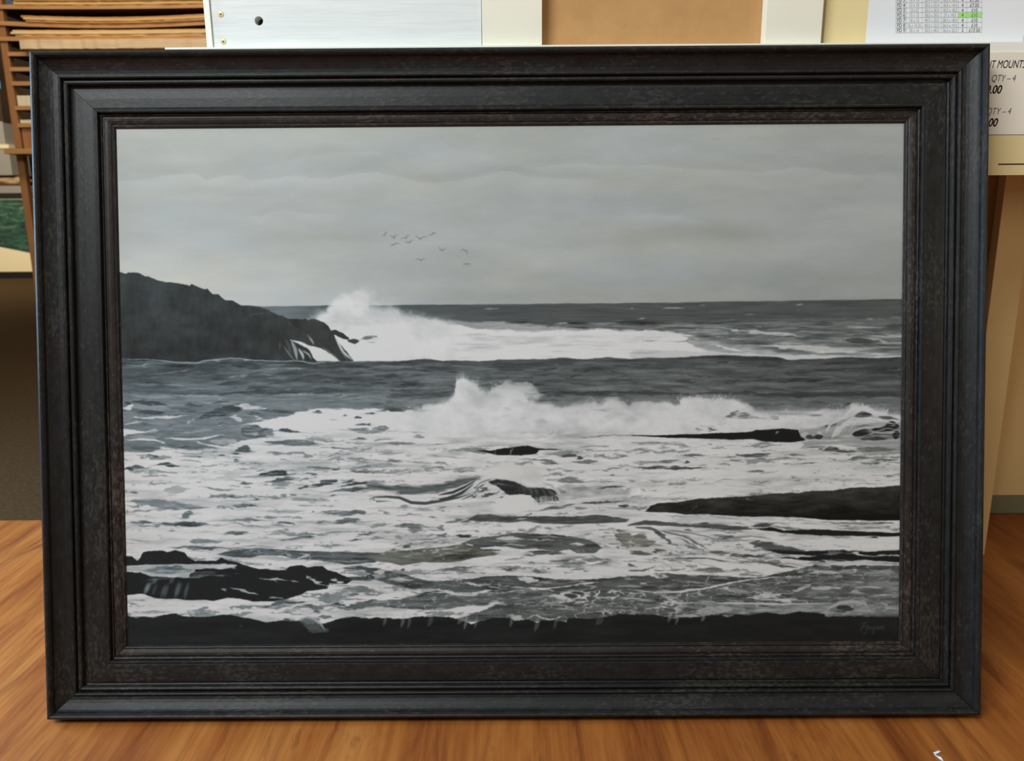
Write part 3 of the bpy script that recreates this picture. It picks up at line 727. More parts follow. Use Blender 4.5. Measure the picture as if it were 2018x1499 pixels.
    n1 = sample(fbm(80, 4.6, 221, 4), X[w] - PX0 + comb[w], Y[w] - PY0 + wy[w] * 1.5) * (1 - sc) + sample(fbm(85, 7.5, 231, 4), X[w] - PX0 + comb[w], Y[w] - PY0 + wy[w] * 2) * sc
    n1 = n1 + .25 * fbm(11, 3.0, 241, 3)[w]
    k = np.clip((n1 - (.44 - dens * .5)) * 7, 0, 1) * (T[w] > 190) * np.clip((Y[w] - np.interp(X[w], [222, 600, 760, 1794], [880, 850, 872, 860])) / 12, 0, 1)
    T[w] = T[w] * (1 - k * .8) + (122 - sc * 12 + n1 * 12) * k * .8
    fe = np.clip((Y[w] - 840) / 24, 0, 1)
    T[w] += fbm(90, 12, 251, 3)[w] * 9 * fe
    soft_ = np.clip(fbm(75, 9, 253, 5)[w] - .02, 0, 1) * 75 * (T[w] > 150)
    T[w] -= (soft_ * .8 + np.clip(STK[w], 0, 1) * 16) * fe

    # loose brush lines following the swell
    r = np.random.RandomState(77)
    flow = fbm(160, 60, 461, 2)
    for i in range(330):
        y = 866 + 262 * r.rand() ** .9
        x = 225 + 1540 * r.rand()
        k0 = (y - 850) / 280
        L_ = (14 + 60 * r.rand() ** 2) * (.6 + .8 * k0)
        sl = float(flow[min(PH - 1, int(y - PY0)), min(PW - 1, int(x - PX0))]) * .35 + (r.rand() - .5) * .10
        b_ = (r.rand() - .5) * L_ * .16
        dark = r.rand() < .72
        Z.line([(x, y), (x + L_ * .5, y + sl * L_ * .5 - abs(b_)), (x + L_, y + sl * L_)], 1.0 + 2.4 * r.rand() * (.5 + .7 * k0), (100 + 50 * r.rand()) if dark else 212, .35 + .5 * r.rand(), soft=1.1)
    for i in range(150):
        y, x = 712 + 85 * r.rand(), 225 + 1540 * r.rand()
        L_ = 14 + 50 * r.rand()
        sl = float(flow[int(y - PY0), min(PW - 1, int(x - PX0))]) * .25 + (-.08 if x < 800 else .02)
        if T[int(y - PY0), min(PW - 1, int(x - PX0))] < 150 and not (y > 735 and 800 < x < 1080):
            Z.line([(x, y), (x + L_ * .5, y + sl * L_ * .5 - 1.2), (x + L_, y + sl * L_)], 1.2 + 2.6 * r.rand(), 62 if r.rand() < .6 else 128, .3 + .4 * r.rand(), soft=1.3)

    # ------------------------------------------------ left foam strokes
    A.lenses([(1530, 1203, 1612, 1202, 9, 7, 88), (1650, 1178, 1750, 1182, 5, 5, 95), (1750, 1227, 1800, 1221, 6, 5, 92), (1853, 1248, 1907, 1250, 15, 6, 72), (1895, 1212, 1995, 1214, 8, 8, 110), (1820, 1300, 1965, 1297, 12, 8, 98), (1770, 1330, 2040, 1365, 22, 18, 128), (1620, 1252, 1700, 1252, 5, 5, 140), (1140, 1432, 1320, 1416, 8, 8, 130), (945, 1362, 1210, 1330, 44, 26, 90, 1, .35), (1040, 1340, 1130, 1330, 10, 8, 115), (1250, 1350, 1455, 1362, 26, 8, 80, 1, .35), (1500, 1360, 1660, 1358, 5, 5, 170), (1820, 1405, 1960, 1408, 8, 5, 140), (900, 1385, 1240, 1395, 8, 8, 110, .8)])
    A.line([(380, 1400), (560, 1402), (760, 1412), (900, 1385), (1000, 1370)], 12, 205)
    A.line([(1000, 1375), (1060, 1392), (1160, 1385), (1250, 1390)], 10, 205)
    B.lenses([(100, 1000, 420, 985, 22, 14, 110, 1), (130, 990, 300, 990, 14, 20, 80), (0, 1015, 50, 1018, 10, 8, 70), (0, 1105, 60, 1110, 10, 6, 85), (0, 1150, 185, 1140, 30, 26, 122), (330, 1190, 450, 1210, 10, 14, 140), (210, 1170, 480, 1165, 4, 4, 160), (60, 1255, 400, 1250, 8, 14, 128), (430, 1262, 600, 1258, 6, 5, 110), (900, 1272, 1060, 1272, 4, 4, 130), (680, 1300, 960, 1310, 18, 24, 120, .8), (470, 1345, 580, 1345, 6, 6, 105), (640, 1358, 710, 1358, 5, 5, 95), (140, 1390, 250, 1388, 8, 8, 90), (900, 1225, 1600, 1200, 4, 5, 185, .8), (60, 1320, 220, 1310, 10, 12, 160, .8), (1480, 1352, 1630, 1350, 14, 14, 75), (1600, 1366, 1652, 1366, 6, 5, 65), (1740, 1352, 1850, 1352, 8, 8, 130), (1930, 1352, 2018, 1352, 8, 8, 125), (1300, 1410, 1480, 1410, 14, 10, 130), (1150, 1378, 1420, 1385, 6, 6, 125), (1600, 1285, 1900, 1275, 4, 6, 130), (1740, 1310, 2018, 1310, 5, 6, 140), (1560, 1395, 1760, 1410, 10, 14, 110)])
    B.band([(840, 1305), (940, 1308), (1000, 1300), (1080, 1290), (1160, 1281), (1240, 1273), (1300, 1290), (1400, 1297), (1490, 1302)], [(840, 1307), (940, 1325), (1000, 1340), (1180, 1350), (1300, 1337), (1320, 1310), (1400, 1303), (1490, 1304)], 30, jag=.5)
    B.line([(1100, 1345), (1108, 1310), (1128, 1292)], 12, 130, .8, crisp=True)
    B.line([(985, 1340), (985, 1310)], 10, 100, .7, crisp=True)
    C.band([(0, 1077), (100, 1076), (350, 1071), (600, 1062), (870, 1052), (900, 1040), (1000, 1040), (1100, 1030), (1205, 1040), (1222, 1090), (1260, 1106)], [(0, 1079), (90, 1082), (400, 1096), (700, 1106), (850, 1106), (980, 1125), (1150, 1131), (1235, 1116), (1260, 1108)], 28, jag=.5)
    B.band([(1650, 1212), (1930, 1195), (2040, 1195)], [(1650, 1216), (1930, 1199), (2040, 1201)], 60, alpha=.8)
    C.lenses([(1030, 1050, 1065, 1050, 6, 18, 150, .8), (830, 1108, 960, 1120, 4, 4, 190)])
    C.band([(1230, 1125), (1500, 1112), (1930, 1118)], [(1230, 1165), (1500, 1140), (1700, 1215), (1930, 1215)], 140, alpha=.75, soft=3)
    C.lenses([(0, 1125, 300, 1135, 14, 8, 140), (1100, 920, 1100, 920, 1, 1, 200), (230, 1145, 480, 1150, 6, 6, 160), (170, 1168, 300, 1166, 8, 6, 140), (0, 1180, 140, 1165, 6, 6, 130), (1350, 1180, 1640, 1200, 24, 8, 66, 1, .25), (1220, 1170, 1400, 1160, 8, 6, 120), (1560, 1175, 1930, 1170, 8, 26, 108), (650, 1235, 1000, 1215, 12, 12, 82, 1, .7), (880, 1243, 980, 1245, 4, 4, 75), (370, 1220, 520, 1218, 10, 8, 95), (190, 1275, 370, 1255, 14, 10, 115), (385, 1270, 440, 1265, 12, 8, 85), (0, 1310, 620, 1305, 12, 12, 72), (230, 1305, 300, 1300, 8, 6, 190), (1030, 1240, 1190, 1240, 5, 5, 110), (1100, 1215, 1250, 1215, 8, 8, 120), (1500, 1255, 1740, 1235, 16, 10, 95), (1560, 1262, 1700, 1240, 4, 4, 190), (1650, 1275, 1930, 1255, 16, 10, 78), (1080, 1280, 1200, 1280, 4, 4, 140), (1370, 1235, 1560, 1275, 4, 8, 140), (830, 1330, 960, 1330, 8, 6, 90), (540, 1135, 590, 1135, 5, 5, 130), (1290, 1130, 1930, 1160, 6, 6, 175), (1480, 1240, 1700, 1290, 3, 5, 195), (1200, 1280, 1360, 1275, 6, 6, 120), (1520, 1270, 1930, 1260, 4, 4, 180)])

    # left lower
    D.band([(70, 20), (200, -5), (500, -30), (760, -15), (800, -10), (1000, 20)], [(70, 135), (200, 136), (330, 100), (430, 116), (650, 116), (760, 95), (1000, 30)], 116, soft=2)
    D.lenses([(80, 25, 350, 30, 18, 14, 148), (380, 5, 750, -20, 10, 10, 145), (640, 60, 880, 60, 22, 26, 165), (340, 90, 660, 100, 14, 16, 88), (80, 100, 330, 110, 16, 26, 98), (860, 10, 1060, 20, 20, 20, 96), (890, 5, 1010, 0, 6, 14, 165), (1030, 68, 1440, 76, 22, 22, 112), (1040, 60, 1200, 62, 8, 6, 90), (960, 60, 1100, 30, 8, 8, 205)])
    D.line([(80, 48), (180, 44), (280, 50), (370, 78)], 14, 205)
    D.line([(350, 38), (500, 48), (620, 42), (760, 12)], 14, 205)
    D.line([(560, 60), (660, 85), (760, 104), (900, 96)], 12, 205)
    D.lenses([(840, 122, 955, 126, 30, 12, 88, 1, .4), (690, 131, 742, 131, 7, 6, 110), (700, 158, 772, 158, 7, 5, 76), (790, 143, 855, 143, 8, 7, 88), (778, 170, 882, 198, 4, 9, 100), (488, 158, 642, 166, 8, 7, 84), (230, 160, 430, 168, 10, 20, 140), (225, 156, 305, 166, 8, 7, 66), (285, 225, 452, 226, 20, 8, 72, 1, .6), (80, 240, 265, 242, 16, 16, 96), (80, 250, 150, 255, 8, 12, 64), (1420, 106, 1700, 116, 6, 6, 118), (1630, 46, 1760, 42, 14, 4, 98), (1080, 132, 1165, 140, 8, 8, 120), (940, 302, 1310, 288, 6, 6, 100), (985, 292, 1205, 282, 24, 8, 60, 1, .75), (1040, 342, 1290, 312, 18, 10, 92), (1280, 292, 1450, 286, 8, 5, 92), (850, 352, 955, 346, 14, 8, 110), (1368, 374, 1562, 316, 18, 18, 78), (1265, 386, 1362, 378, 10, 5, 76), (1285, 332, 1352, 328, 8, 6, 92), (1568, 352, 1665, 322, 10, 8, 92), (1556, 372, 1772, 345, 16, 8, 62), (1480, 408, 1813, 382, 16, 14, 84), (1470, 440, 1532, 435, 5, 5, 82), (1190, 430, 1254, 428, 4, 5, 88), (330, 402, 540, 392, 34, 28, 158, .8), (560, 366, 880, 404, 5, 9, 130), (700, 320, 900, 300, 30, 20, 178, .7), (640, 442, 925, 442, 20, 8, 128), (780, 442, 845, 441, 10, 4, 78), (940, 462, 1034, 452, 9, 7, 88), (800, 502, 1000, 506, 16, 12, 108), (900, 505, 990, 505, 8, 8, 80), (90, 462, 520, 500, 22, 30, 130), (260, 524, 700, 512, 18, 16, 124), (440, 582, 545, 540, 16, 22, 112), (1110, 381, 1180, 383, 5, 5, 100), (88, 612, 292, 618, 10, 16, 96), (318, 634, 705, 636, 26, 10, 92), (400, 632, 600, 632, 14, 10, 66), (700, 607, 1112, 606, 6, 7, 110), (1090, 622, 1245, 636, 10, 6, 104), (750, 692, 945, 690, 12, 16, 112), (800, 700, 920, 696, 6, 10, 88), (350, 678, 422, 678, 7, 5, 108), (1150, 680, 1214, 664, 6, 6, 82), (1110, 746, 1400, 720, 5, 9, 112), (1220, 722, 1390, 720, 6, 4, 92), (340, 782, 870, 800, 7, 14, 104), (500, 746, 765, 756, 16, 14, 132), (1405, 552, 1765, 562, 20, 20, 118), (1600, 552, 1760, 558, 10, 16, 92), (1490, 622, 1730, 612, 26, 18, 112), (1500, 625, 1640, 615, 8, 12, 84), (1380, 630, 1445, 610, 8, 10, 120), (1615, 742, 1690, 735, 12, 9, 104), (1680, 712, 1813, 690, 12, 16, 105), (740, 620, 1100, 655, 4, 8, 140), (1340, 240, 1550, 250, 10, 12, 112), (1500, 258, 1560, 258, 5, 5, 72), (1600, 270, 1813, 270, 8, 8, 108), (1700, 212, 1770, 212, 4, 4, 88), (1600, 180, 1760, 185, 16, 6, 140), (1640, 240, 1813, 236, 6, 10, 118), (1000, 545, 1320, 545, 14, 14, 150, .7), (1345, 548, 1385, 547, 6, 6, 82), (80, 410, 190, 412, 8, 14, 118), (1000, 585, 1160, 580, 8, 8, 135)])
    D.band([(700, 838), (850, 806), (950, 797), (1100, 808), (1300, 820), (1500, 826), (1830, 832)], [(700, 840), (800, 856), (930, 866), (1000, 850), (1150, 850), (1250, 872), (1400, 882), (1600, 915), (1700, 905), (1830, 895)], 84, jag=.5)
    D.lenses([(1250, 876, 1352, 842, 10, 10, 200), (820, 830, 1200, 826, 10, 14, 108, .7), (1300, 850, 1700, 850, 8, 12, 108, .7), (1420, 890, 1800, 885, 8, 8, 150, .7), (1560, 935, 1813, 940, 14, 20, 92), (1740, 965, 1800, 960, 10, 30, 160), (1000, 870, 1180, 868, 12, 10, 160)])

    # ------------------------------------------------ centre lower
    E.band([(0, 268), (200, 285), (400, 290), (560, 268), (680, 238), (830, 222)], [(0, 306), (200, 325), (380, 350), (540, 335), (700, 288), (830, 240)], 92, soft=6)
    E.lenses([(0, 290, 380, 300, 10, 14, 66, .8), (180, 330, 380, 340, 14, 14, 96), (430, 300, 700, 262, 10, 12, 78, .7), (0, 60, 60, 60, 5, 5, 150), (500, 148, 580, 148, 6, 5, 92), (130, 100, 250, 98, 10, 10, 118), (0, 140, 260, 130, 18, 16, 150), (250, 110, 520, 120, 16, 10, 160), (0, 180, 200, 185, 8, 6, 118), (340, 70, 900, 80, 5, 6, 168)])
    for pts, wd, tn in [([(380, 352), (520, 356), (640, 325), (740, 282), (835, 232)], 18, 206), ([(530, 356), (640, 336), (740, 292), (815, 244)], 20, 50), ([(470, 400), (600, 382), (700, 342), (790, 276)], 24, 56), ([(560, 376), (660, 346), (750, 298), (805, 258)], 7, 204),
                        ([(600, 396), (690, 366), (770, 318), (800, 290)], 8, 170), ([(20, 385), (60, 370), (150, 368), (240, 374), (330, 412), (430, 418), (560, 398), (680, 376), (760, 350)], 22, 66), ([(640, 345), (720, 312), (780, 270)], 4, 190), ([(700, 390), (780, 360), (830, 310)], 10, 80)]:
        E.line(pts, wd, tn, .95, soft=1.4, crisp=True)
    E.lens(490, 395, 545, 392, 8, 8, 195)
    E.line([(30, 380), (70, 400), (180, 405)], 8, 90)
    E.band([(800, 250), (860, 225), (940, 212), (1010, 232), (1060, 280)], [(800, 380), (860, 400), (940, 400), (1060, 380)], 200, soft=3)
    for pts, wd, tn in [([(800, 300), (850, 262), (930, 235), (990, 240)], 12, 120), ([(790, 350), (830, 300), (880, 270)], 8, 90), ([(850, 372), (900, 350), (960, 345), (990, 322)], 10, 90), ([(870, 300), (940, 300), (990, 330)], 8, 208), ([(960, 400), (1000, 372), (1040, 366)], 6, 100)]:
        E.line(pts, wd, tn, .85, soft=1.6, crisp=True)
    E.lenses([(800, 340, 930, 300, 14, 10, 80), (840, 375, 940, 340, 18, 14, 78), (780, 330, 880, 270, 6, 6, 66), (720, 390, 860, 345, 6, 6, 100), (860, 260, 960, 230, 6, 6, 120), (950, 400, 1030, 370, 8, 8, 100)])
    E.band([(900, 262), (960, 240), (1020, 238), (1100, 258), (1180, 300), (1280, 308), (1370, 318), (1410, 345), (1428, 400)], [(900, 264), (960, 290), (1010, 330), (1060, 362), (1150, 350), (1230, 380), (1275, 420), (1350, 400), (1428, 404)], 46, soft=2, calm=True)
    E.lenses([(940, 275, 1060, 290, 12, 10, 96), (980, 320, 1120, 318, 8, 8, 30), (1250, 395, 1400, 375, 22, 25, 120, .8), (980, 350, 1060, 345, 6, 6, 60)], soft=2)
    E.line([(1000, 240), (1080, 245), (1130, 262), (1200, 302)], 14, 188, .9, crisp=True, soft=2)
    E.band([(930, 400), (1000, 385), (1060, 362), (1130, 352), (1200, 365), (1240, 410), (1280, 440), (1320, 450)], [(930, 480), (1000, 500), (1200, 490), (1320, 460)], 208, soft=1.5, warm=.2)
    for k in range(26):
        rr = np.random.RandomState(300 + k)
        x_ = rr.uniform(1080, 1420)
        y_ = 262 + (x_ - 1080) * .17 + rr.uniform(0, 26)
        E.line([(x_, y_), (x_ + 26, y_ + 22), (x_ + 40, y_ + 62)], 4 + 5 * rr.rand(), 150, .28, soft=2.2, crisp=True)
    for k in range(22):
        rr = np.random.RandomState(340 + k)
        x_ = rr.uniform(1240, 1420)
        E.line([(x_, 372), (x_ + 6, 400), (x_ - 4, 430)], 8, 190, .35, soft=3, crisp=True)
    E.puff(1160, 190, 220, 72, 196, .95, warm=.5, rag=.9)
    E.puff(1020, 170, 150, 60, 203, .9, warm=.2, rag=.9)
    E.puff(930, 200, 90, 40, 206, .9, rag=.9)
    E.puff(1270, 240, 120, 50, 185, .5, warm=.3, rag=1.1)
    E.line([(1290, 262), (1360, 285), (1410, 330), (1425, 395)], 12, 160, .8, crisp=True, soft=2)
    E.band([(1420, 300), (1500, 285), (1700, 292), (1949, 318)], [(1420, 420), (1949, 400)], 168, alpha=.85, soft=5)
    w = win(1092, 955, 1260, 990)
    T[w] += fbm(14, 8, 261, 3)[w] * 28
    E.lenses([(1520, 310, 1660, 305, 14, 22, 128, .8), (1700, 298, 1949, 305, 6, 8, 70), (1400, 250, 1640, 262, 16, 16, 122), (1470, 235, 1600, 235, 16, 14, 118), (1800, 210, 1890, 208, 8, 10, 112), (1780, 162, 1900, 165, 4, 4, 76), (1430, 330, 1480, 350, 20, 16, 125, .8), (1340, 200, 1440, 200, 8, 8, 140), (1560, 100, 1720, 112, 12, 14, 120), (1230, 95, 1420, 122, 12, 12, 125), (1360, 120, 1420, 124, 6, 8, 80), (1430, 68, 1565, 66, 14, 14, 72), (1560, 80, 1600, 82, 6, 6, 62), (1560, 260, 1949, 270, 5, 6, 130), (1240, 478, 1560, 430, 16, 10, 96), (1540, 425, 1949, 415, 12, 8, 78), (1860, 442, 1949, 440, 12, 10, 42), (1520, 460, 1640, 462, 10, 14, 130)])
    E.line([(1430, 400), (1500, 405), (1600, 395), (1949, 360)], 30, 205, .8)
    E.band([(750, 542), (820, 502), (900, 500), (1000, 516), (1200, 520), (1400, 518), (1600, 520), (1700, 505), (1800, 520), (1949, 540)], [(750, 546), (850, 552), (950, 556), (1050, 562), (1170, 550), (1300, 572), (1500, 576), (1700, 570), (1949, 560)], 78, jag=.7)
    E.lenses([(820, 508, 930, 510, 6, 5, 130), (1100, 542, 1180, 540, 5, 5, 190), (1180, 515, 1250, 485, 5, 8, 90), (1180, 548, 1560, 545, 6, 14, 66, .8), (600, 556, 720, 545, 20, 16, 130), (620, 548, 700, 545, 6, 8, 90), (700, 558, 800, 552, 5, 6, 80), (880, 560, 1000, 562, 6, 6, 200), (1700, 560, 1790, 590, 6, 10, 120), (1840, 620, 1949, 622, 8, 10, 120), (940, 540, 1100, 540, 6, 8, 66, .8)])
    E.lenses([(180, 585, 480, 600, 20, 4, 122), (195, 582, 430, 575, 8, 6, 100), (290, 608, 420, 606, 20, 24, 106), (0, 600, 130, 560, 10, 12, 150), (20, 590, 200, 560, 6, 8, 140), (100, 632, 212, 630, 5, 6, 92), (182, 717, 228, 715, 9, 6, 76), (280, 742, 352, 738, 20, 10, 96), (510, 662, 604, 655, 20, 20, 102), (650, 680, 800, 662, 20, 16, 66), (505, 605, 595, 588, 18, 18, 112), (240, 695, 600, 672, 4, 7, 118), (0, 680, 140, 672, 14, 16, 122), (440, 520, 500, 524, 7, 7, 120), (540, 448, 606, 442, 7, 6, 96), (240, 495, 430, 500, 5, 5, 130), (60, 470, 180, 490, 6, 6, 135), (440, 612, 540, 620, 6, 6, 120)])
    # eddy
    E.band([(690, 715), (780, 690), (850, 672), (950, 660), (1030, 650), (1100, 637), (1250, 650), (1400, 662), (1560, 672), (1640, 690), (1690, 712), (1735, 750)], [(690, 718), (780, 750), (850, 750), (950, 735), (1050, 745), (1200, 768), (1380, 790), (1500, 760), (1560, 792), (1690, 792), (1735, 754)], 90, jag=.7)
    E.lenses([(1100, 645, 1560, 672, 8, 10, 62), (930, 692, 1200, 682, 18, 8, 196), (1000, 672, 1140, 662, 5, 5, 150), (870, 708, 1160, 706, 6, 5, 160), (960, 732, 1120, 735, 8, 6, 140), (1180, 700, 1500, 715, 8, 12, 82), (1040, 722, 1200, 735, 6, 6, 190), (1170, 690, 1450, 700, 6, 6, 165), (1490, 722, 1640, 728, 10, 8, 190), (1240, 665, 1500, 680, 5, 6, 165), (1060, 775, 1400, 768, 16, 8, 208), (1160, 780, 1370, 772, 6, 8, 40), (840, 765, 1000, 770, 10, 16, 84), (890, 780, 1150, 800, 14, 12, 200), (1200, 790, 1460, 790, 10, 18, 96), (1130, 800, 1220, 815, 16, 8, 110), (1350, 850, 1640, 865, 20, 34, 118), (1460, 852, 1720, 850, 10, 8, 200), (1560, 845, 1860, 840, 16, 14, 125), (1650, 880, 1880, 848, 10, 10, 118), (1400, 830, 1660, 822, 5, 6, 118), (1170, 862, 1270, 862, 8, 9, 112), (1180, 905, 1350, 935, 10, 20, 112), (1480, 912, 1640, 905, 6, 8, 122), (960, 912, 1140, 895, 5, 5, 112), (740, 728, 785, 725, 12, 22, 205), (1740, 745, 1800, 745, 8, 8, 150), (1820, 640, 1949, 660, 6, 12, 135), (1840, 750, 1870, 750, 6, 6, 120), (1370, 885, 1620, 892, 6, 8, 104), (600, 900, 900, 885, 4, 5, 130), (400, 945, 700, 944, 4, 4, 100), (380, 945, 410, 940, 6, 6, 100)])
    E.band([(1830, 670), (1870, 640), (1949, 640)], [(1830, 672), (1880, 720), (1949, 765)], 116, alpha=.95, warm=.8)
    E.band([(0, 815), (100, 785), (200, 752), (300, 765), (400, 757), (560, 742), (700, 722), (800, 740), (960, 790)], [(0, 822), (100, 850), (180, 862), (260, 880), (400, 852), (500, 858), (600, 858), (700, 848), (800, 825), (960, 802)], 108, jag=.6, warm=.9)
    E.lenses([(420, 845, 960, 790, 34, 20, 78, .85), (600, 790, 860, 770, 14, 14, 84, .6), (220, 755, 330, 765, 8, 8, 200), (540, 838, 555, 836, 5, 5, 190), (340, 880, 640, 888, 24, 10, 206), (580, 900, 800, 895, 14, 16, 100), (400, 912, 740, 908, 6, 8, 76), (240, 908, 300, 914, 6, 8, 80)])
    # white rope across and dark water below it
    E.band([(0, 895), (60, 898), (150, 920), (280, 945), (400, 985), (500, 1000), (700, 985), (900, 960), (1000, 955), (1200, 962), (1400, 982), (1640, 990), (1870, 972), (1949, 975)],
           [(0, 975), (60, 985), (150, 1010), (250, 1035), (400, 1050), (560, 1055), (650, 1078), (780, 1080), (900, 1060), (1050, 1072), (1200, 1046), (1300, 1052), (1450, 1040), (1600, 1010), (1870, 1000), (1949, 1010)], 84, jag=.7)
    E.lenses([(30, 950, 145, 935, 30, 34, 150), (60, 925, 130, 925, 14, 14, 190), (60, 935, 80, 935, 6, 8, 90), (150, 985, 330, 985, 34, 22, 150), (180, 972, 330, 980, 12, 10, 185), (200, 940, 350, 965, 6, 14, 62), (240, 1020, 420, 1040, 20, 18, 62), (700, 1005, 880, 1035, 10, 14, 200), (820, 1040, 1040, 1050, 26, 12, 60), (880, 1020, 1060, 1060, 6, 8, 150), (1120, 985, 1280, 1000, 22, 14, 195), (1150, 970, 1220, 985, 8, 8, 205), (1230, 995, 1285, 995, 10, 10, 190), (480, 1010, 700, 1010, 12, 20, 100, .6), (1300, 1010, 1500, 1005, 10, 14, 100, .7)])
    E.band([(-60, 1165), (0, 1150), (200, 1132), (330, 1112), (450, 1085), (600, 1100), (700, 1108), (900, 1082), (1060, 1078), (1500, 1070), (1949, 1060)], [(-60, 1170), (0, 1185), (200, 1192), (350, 1198), (500, 1208), (640, 1198), (760, 1170), (880, 1172), (960, 1140), (1500, 1250), (1949, 1250)], 98, soft=2, ends=6)
    E.lenses([(325, 1112, 680, 1104, 52, 4, 64, 1, .45), (0, 1170, 500, 1165, 10, 12, 120, .7), (520, 1170, 640, 1165, 5, 5, 160), (60, 1155, 140, 1152, 5, 8, 130), (400, 1130, 900, 1110, 10, 12, 110, .7), (700, 1090, 960, 1070, 8, 8, 180), (850, 1080, 1060, 1070, 10, 8, 72), (0, 1040, 220, 1060, 10, 30, 205), (0, 1068, 60, 1065, 18, 14, 120), (420, 1070, 700, 1095, 6, 6, 190)])
    E.line([(340, 1115), (420, 1075), (520, 1055), (600, 1080), (700, 1100), (800, 1100), (880, 1072), (960, 1062)], 12, 195, .95)

    # ------------------------------------------------ right lower
    w = win(960, 1150, 1794, 1222)
    k = np.clip((Y[w] - np.interp(X[w], [960, 1240, 1480, 1560, 1794], [1172, 1150, 1150, 1118, 1115])) / 3, 0, 1)
    # (grey water first, foam net over it)
    w = win(870, 1110, 1794, 1226)
    base_edge = np.interp(X[w], [860, 940, 1000, 1060, 1240, 1300, 1420, 1500, 1560, 1600, 1794], [1232, 1206, 1184, 1163, 1140, 1132, 1140, 1141, 1128, 1117, 1119])
    k = np.clip((Y[w] - base_edge - wy[w]) / 1.5, 0, 1) 
    g = 90 + fbm(50, 6, 271, 4)[w] * 24 + np.clip((X[w] - 1500) / 200, 0, 1) * 8
    T[w] = T[w] * (1 - k) + g * k
    # net of foam: cell borders
    r = np.random.RandomState(5)
    cells = np.stack([r.rand(430) * 860 + 940, r.rand(430) * 130 + 1105], 1)
    d1 = np.full(X[w].shape, 1e9, np.float32)
    d2 = d1.copy()
    qx = X[w] + fbm(40, 20, 275, 3)[w] * 34 + wx[w] * .6
    qy = Y[w] + fbm(46, 16, 277, 3)[w] * 12 + wy[w] * .5
    for cx, cy in cells:
        d = np.hypot((qx - cx) / 3.1, (qy - cy) * 1.15)
        d2 = np.minimum(d2, np.maximum(d1, d))
        d1 = np.minimum(d1, d)
    vein = np.clip((1.1 + fbm(44, 14, 281, 3)[w] * 3.6 - (d2 - d1)) / 1.3, 0, 1)
    vd = np.clip(np.exp(-((X[w] - 1130) / 150) ** 2) * 1.0 + np.exp(-((X[w] - 1330) / 110) ** 2 - ((Y[w] - 1185) / 22) ** 2) * .9 + .25, 0, 1)
    vein *= k * vd * np.clip((Y[w] - base_edge - 6) / 8, 0, 1)
    T[w] = T[w] * (1 - vein) + 192 * vein

    F.band([(-20, 560), (110, 525), (300, 545), (500, 560), (700, 566), (860, 575)], [(-20, 566), (110, 560), (300, 572), (500, 582), (700, 596), (860, 600)], 82, jag=.6)
    F.lenses([(300, 548, 370, 548, 5, 6, 190), (400, 545, 800, 570, 8, 14, 82), (860, 575, 1060, 560, 14, 20, 66), (200, 490, 560, 520, 8, 12, 165, .8), (560, 500, 900, 530, 10, 10, 160, .8), (780, 510, 830, 500, 10, 8, 200), (820, 545, 1200, 555, 6, 6, 130, .8), (880, 560, 1000, 565, 8, 6, 90), (1150, 520, 1400, 545, 5, 10, 190), (1290, 545, 1920, 560, 8, 12, 130), (1470, 575, 1600, 572, 5, 6, 84), (1400, 590, 1900, 590, 8, 10, 140), (1700, 550, 1920, 560, 5, 6, 88), (1000, 575, 1300, 595, 5, 10, 120)])
    F.lenses([(-20, 640, 180, 690, 34, 44, 112), (-20, 700, 170, 690, 30, 30, 118)], warm=.9)
    for pts, wd, tn in [([(30, 575), (150, 590), (235, 635), (290, 695), (350, 715)], 24, 98), ([(205, 600), (380, 640), (500, 700), (560, 745)], 14, 112), ([(230, 600), (400, 615), (560, 650), (740, 690)], 8, 120), ([(320, 650), (430, 690), (540, 760)], 9, 118),
                        ([(240, 800), (450, 800), (600, 810), (750, 830)], 12, 102), ([(760, 826), (900, 831)], 7, 96), ([(895, 828), (1000, 835), (1080, 860), (1190, 868)], 20, 100), ([(0, 882), (90, 888), (150, 870), (180, 852)], 14, 108), ([(0, 765), (60, 760), (160, 770)], 26, 100), ([(0, 745), (120, 765)], 12, 90)]:
        F.line(pts, wd, tn)
    F.lenses([(375, 700, 535, 750, 10, 12, 116), (555, 752, 705, 772, 14, 8, 96), (700, 780, 980, 795, 16, 8, 80), (560, 630, 800, 660, 6, 12, 120), (560, 650, 860, 690, 10, 10, 134, .8), (620, 660, 760, 640, 6, 8, 84), (170, 748, 230, 745, 10, 8, 110), (265, 764, 315, 762, 8, 6, 90), (155, 795, 220, 790, 8, 8, 110), (450, 778, 485, 775, 8, 6, 150), (320, 755, 352, 750, 10, 8, 150), (830, 742, 878, 740, 4, 6, 150), (465, 884, 700, 892, 22, 14, 124), (730, 900, 810, 890, 16, 6, 132), (800, 905, 975, 905, 7, 6, 130), (290, 882, 355, 880, 5, 5, 112), (0, 852, 55, 855, 12, 8, 120), (1080, 862, 1190, 870, 5, 5, 110), (310, 830, 365, 832, 5, 6, 115)])
    # rock shelves on the right
    F.band([(110, 465), (150, 427), (200, 406), (330, 400), (470, 377), (500, 372), (700, 366), (860, 356), (960, 350), (1050, 340), (1200, 336), (1300, 325), (1450, 320), (1600, 300), (1750, 298), (1930, 285)],
           [(110, 467), (260, 470), (400, 486), (560, 488), (700, 496), (880, 505), (1000, 505), (1100, 508), (1250, 515), (1400, 528), (1500, 532), (1700, 536), (1930, 536)],
           lambda x, y: 56 - np.clip(y - np.interp(x, [1270, 1780], [985, 958]), 0, 60) * .6, jag=.6, warm=.35)
    w = win(1275, 965, 1780, 1015)
    T[w] += (T[w] < 62) * (fbm(40, 9, 291, 5)[w] * 26 + STK[w] * 5)
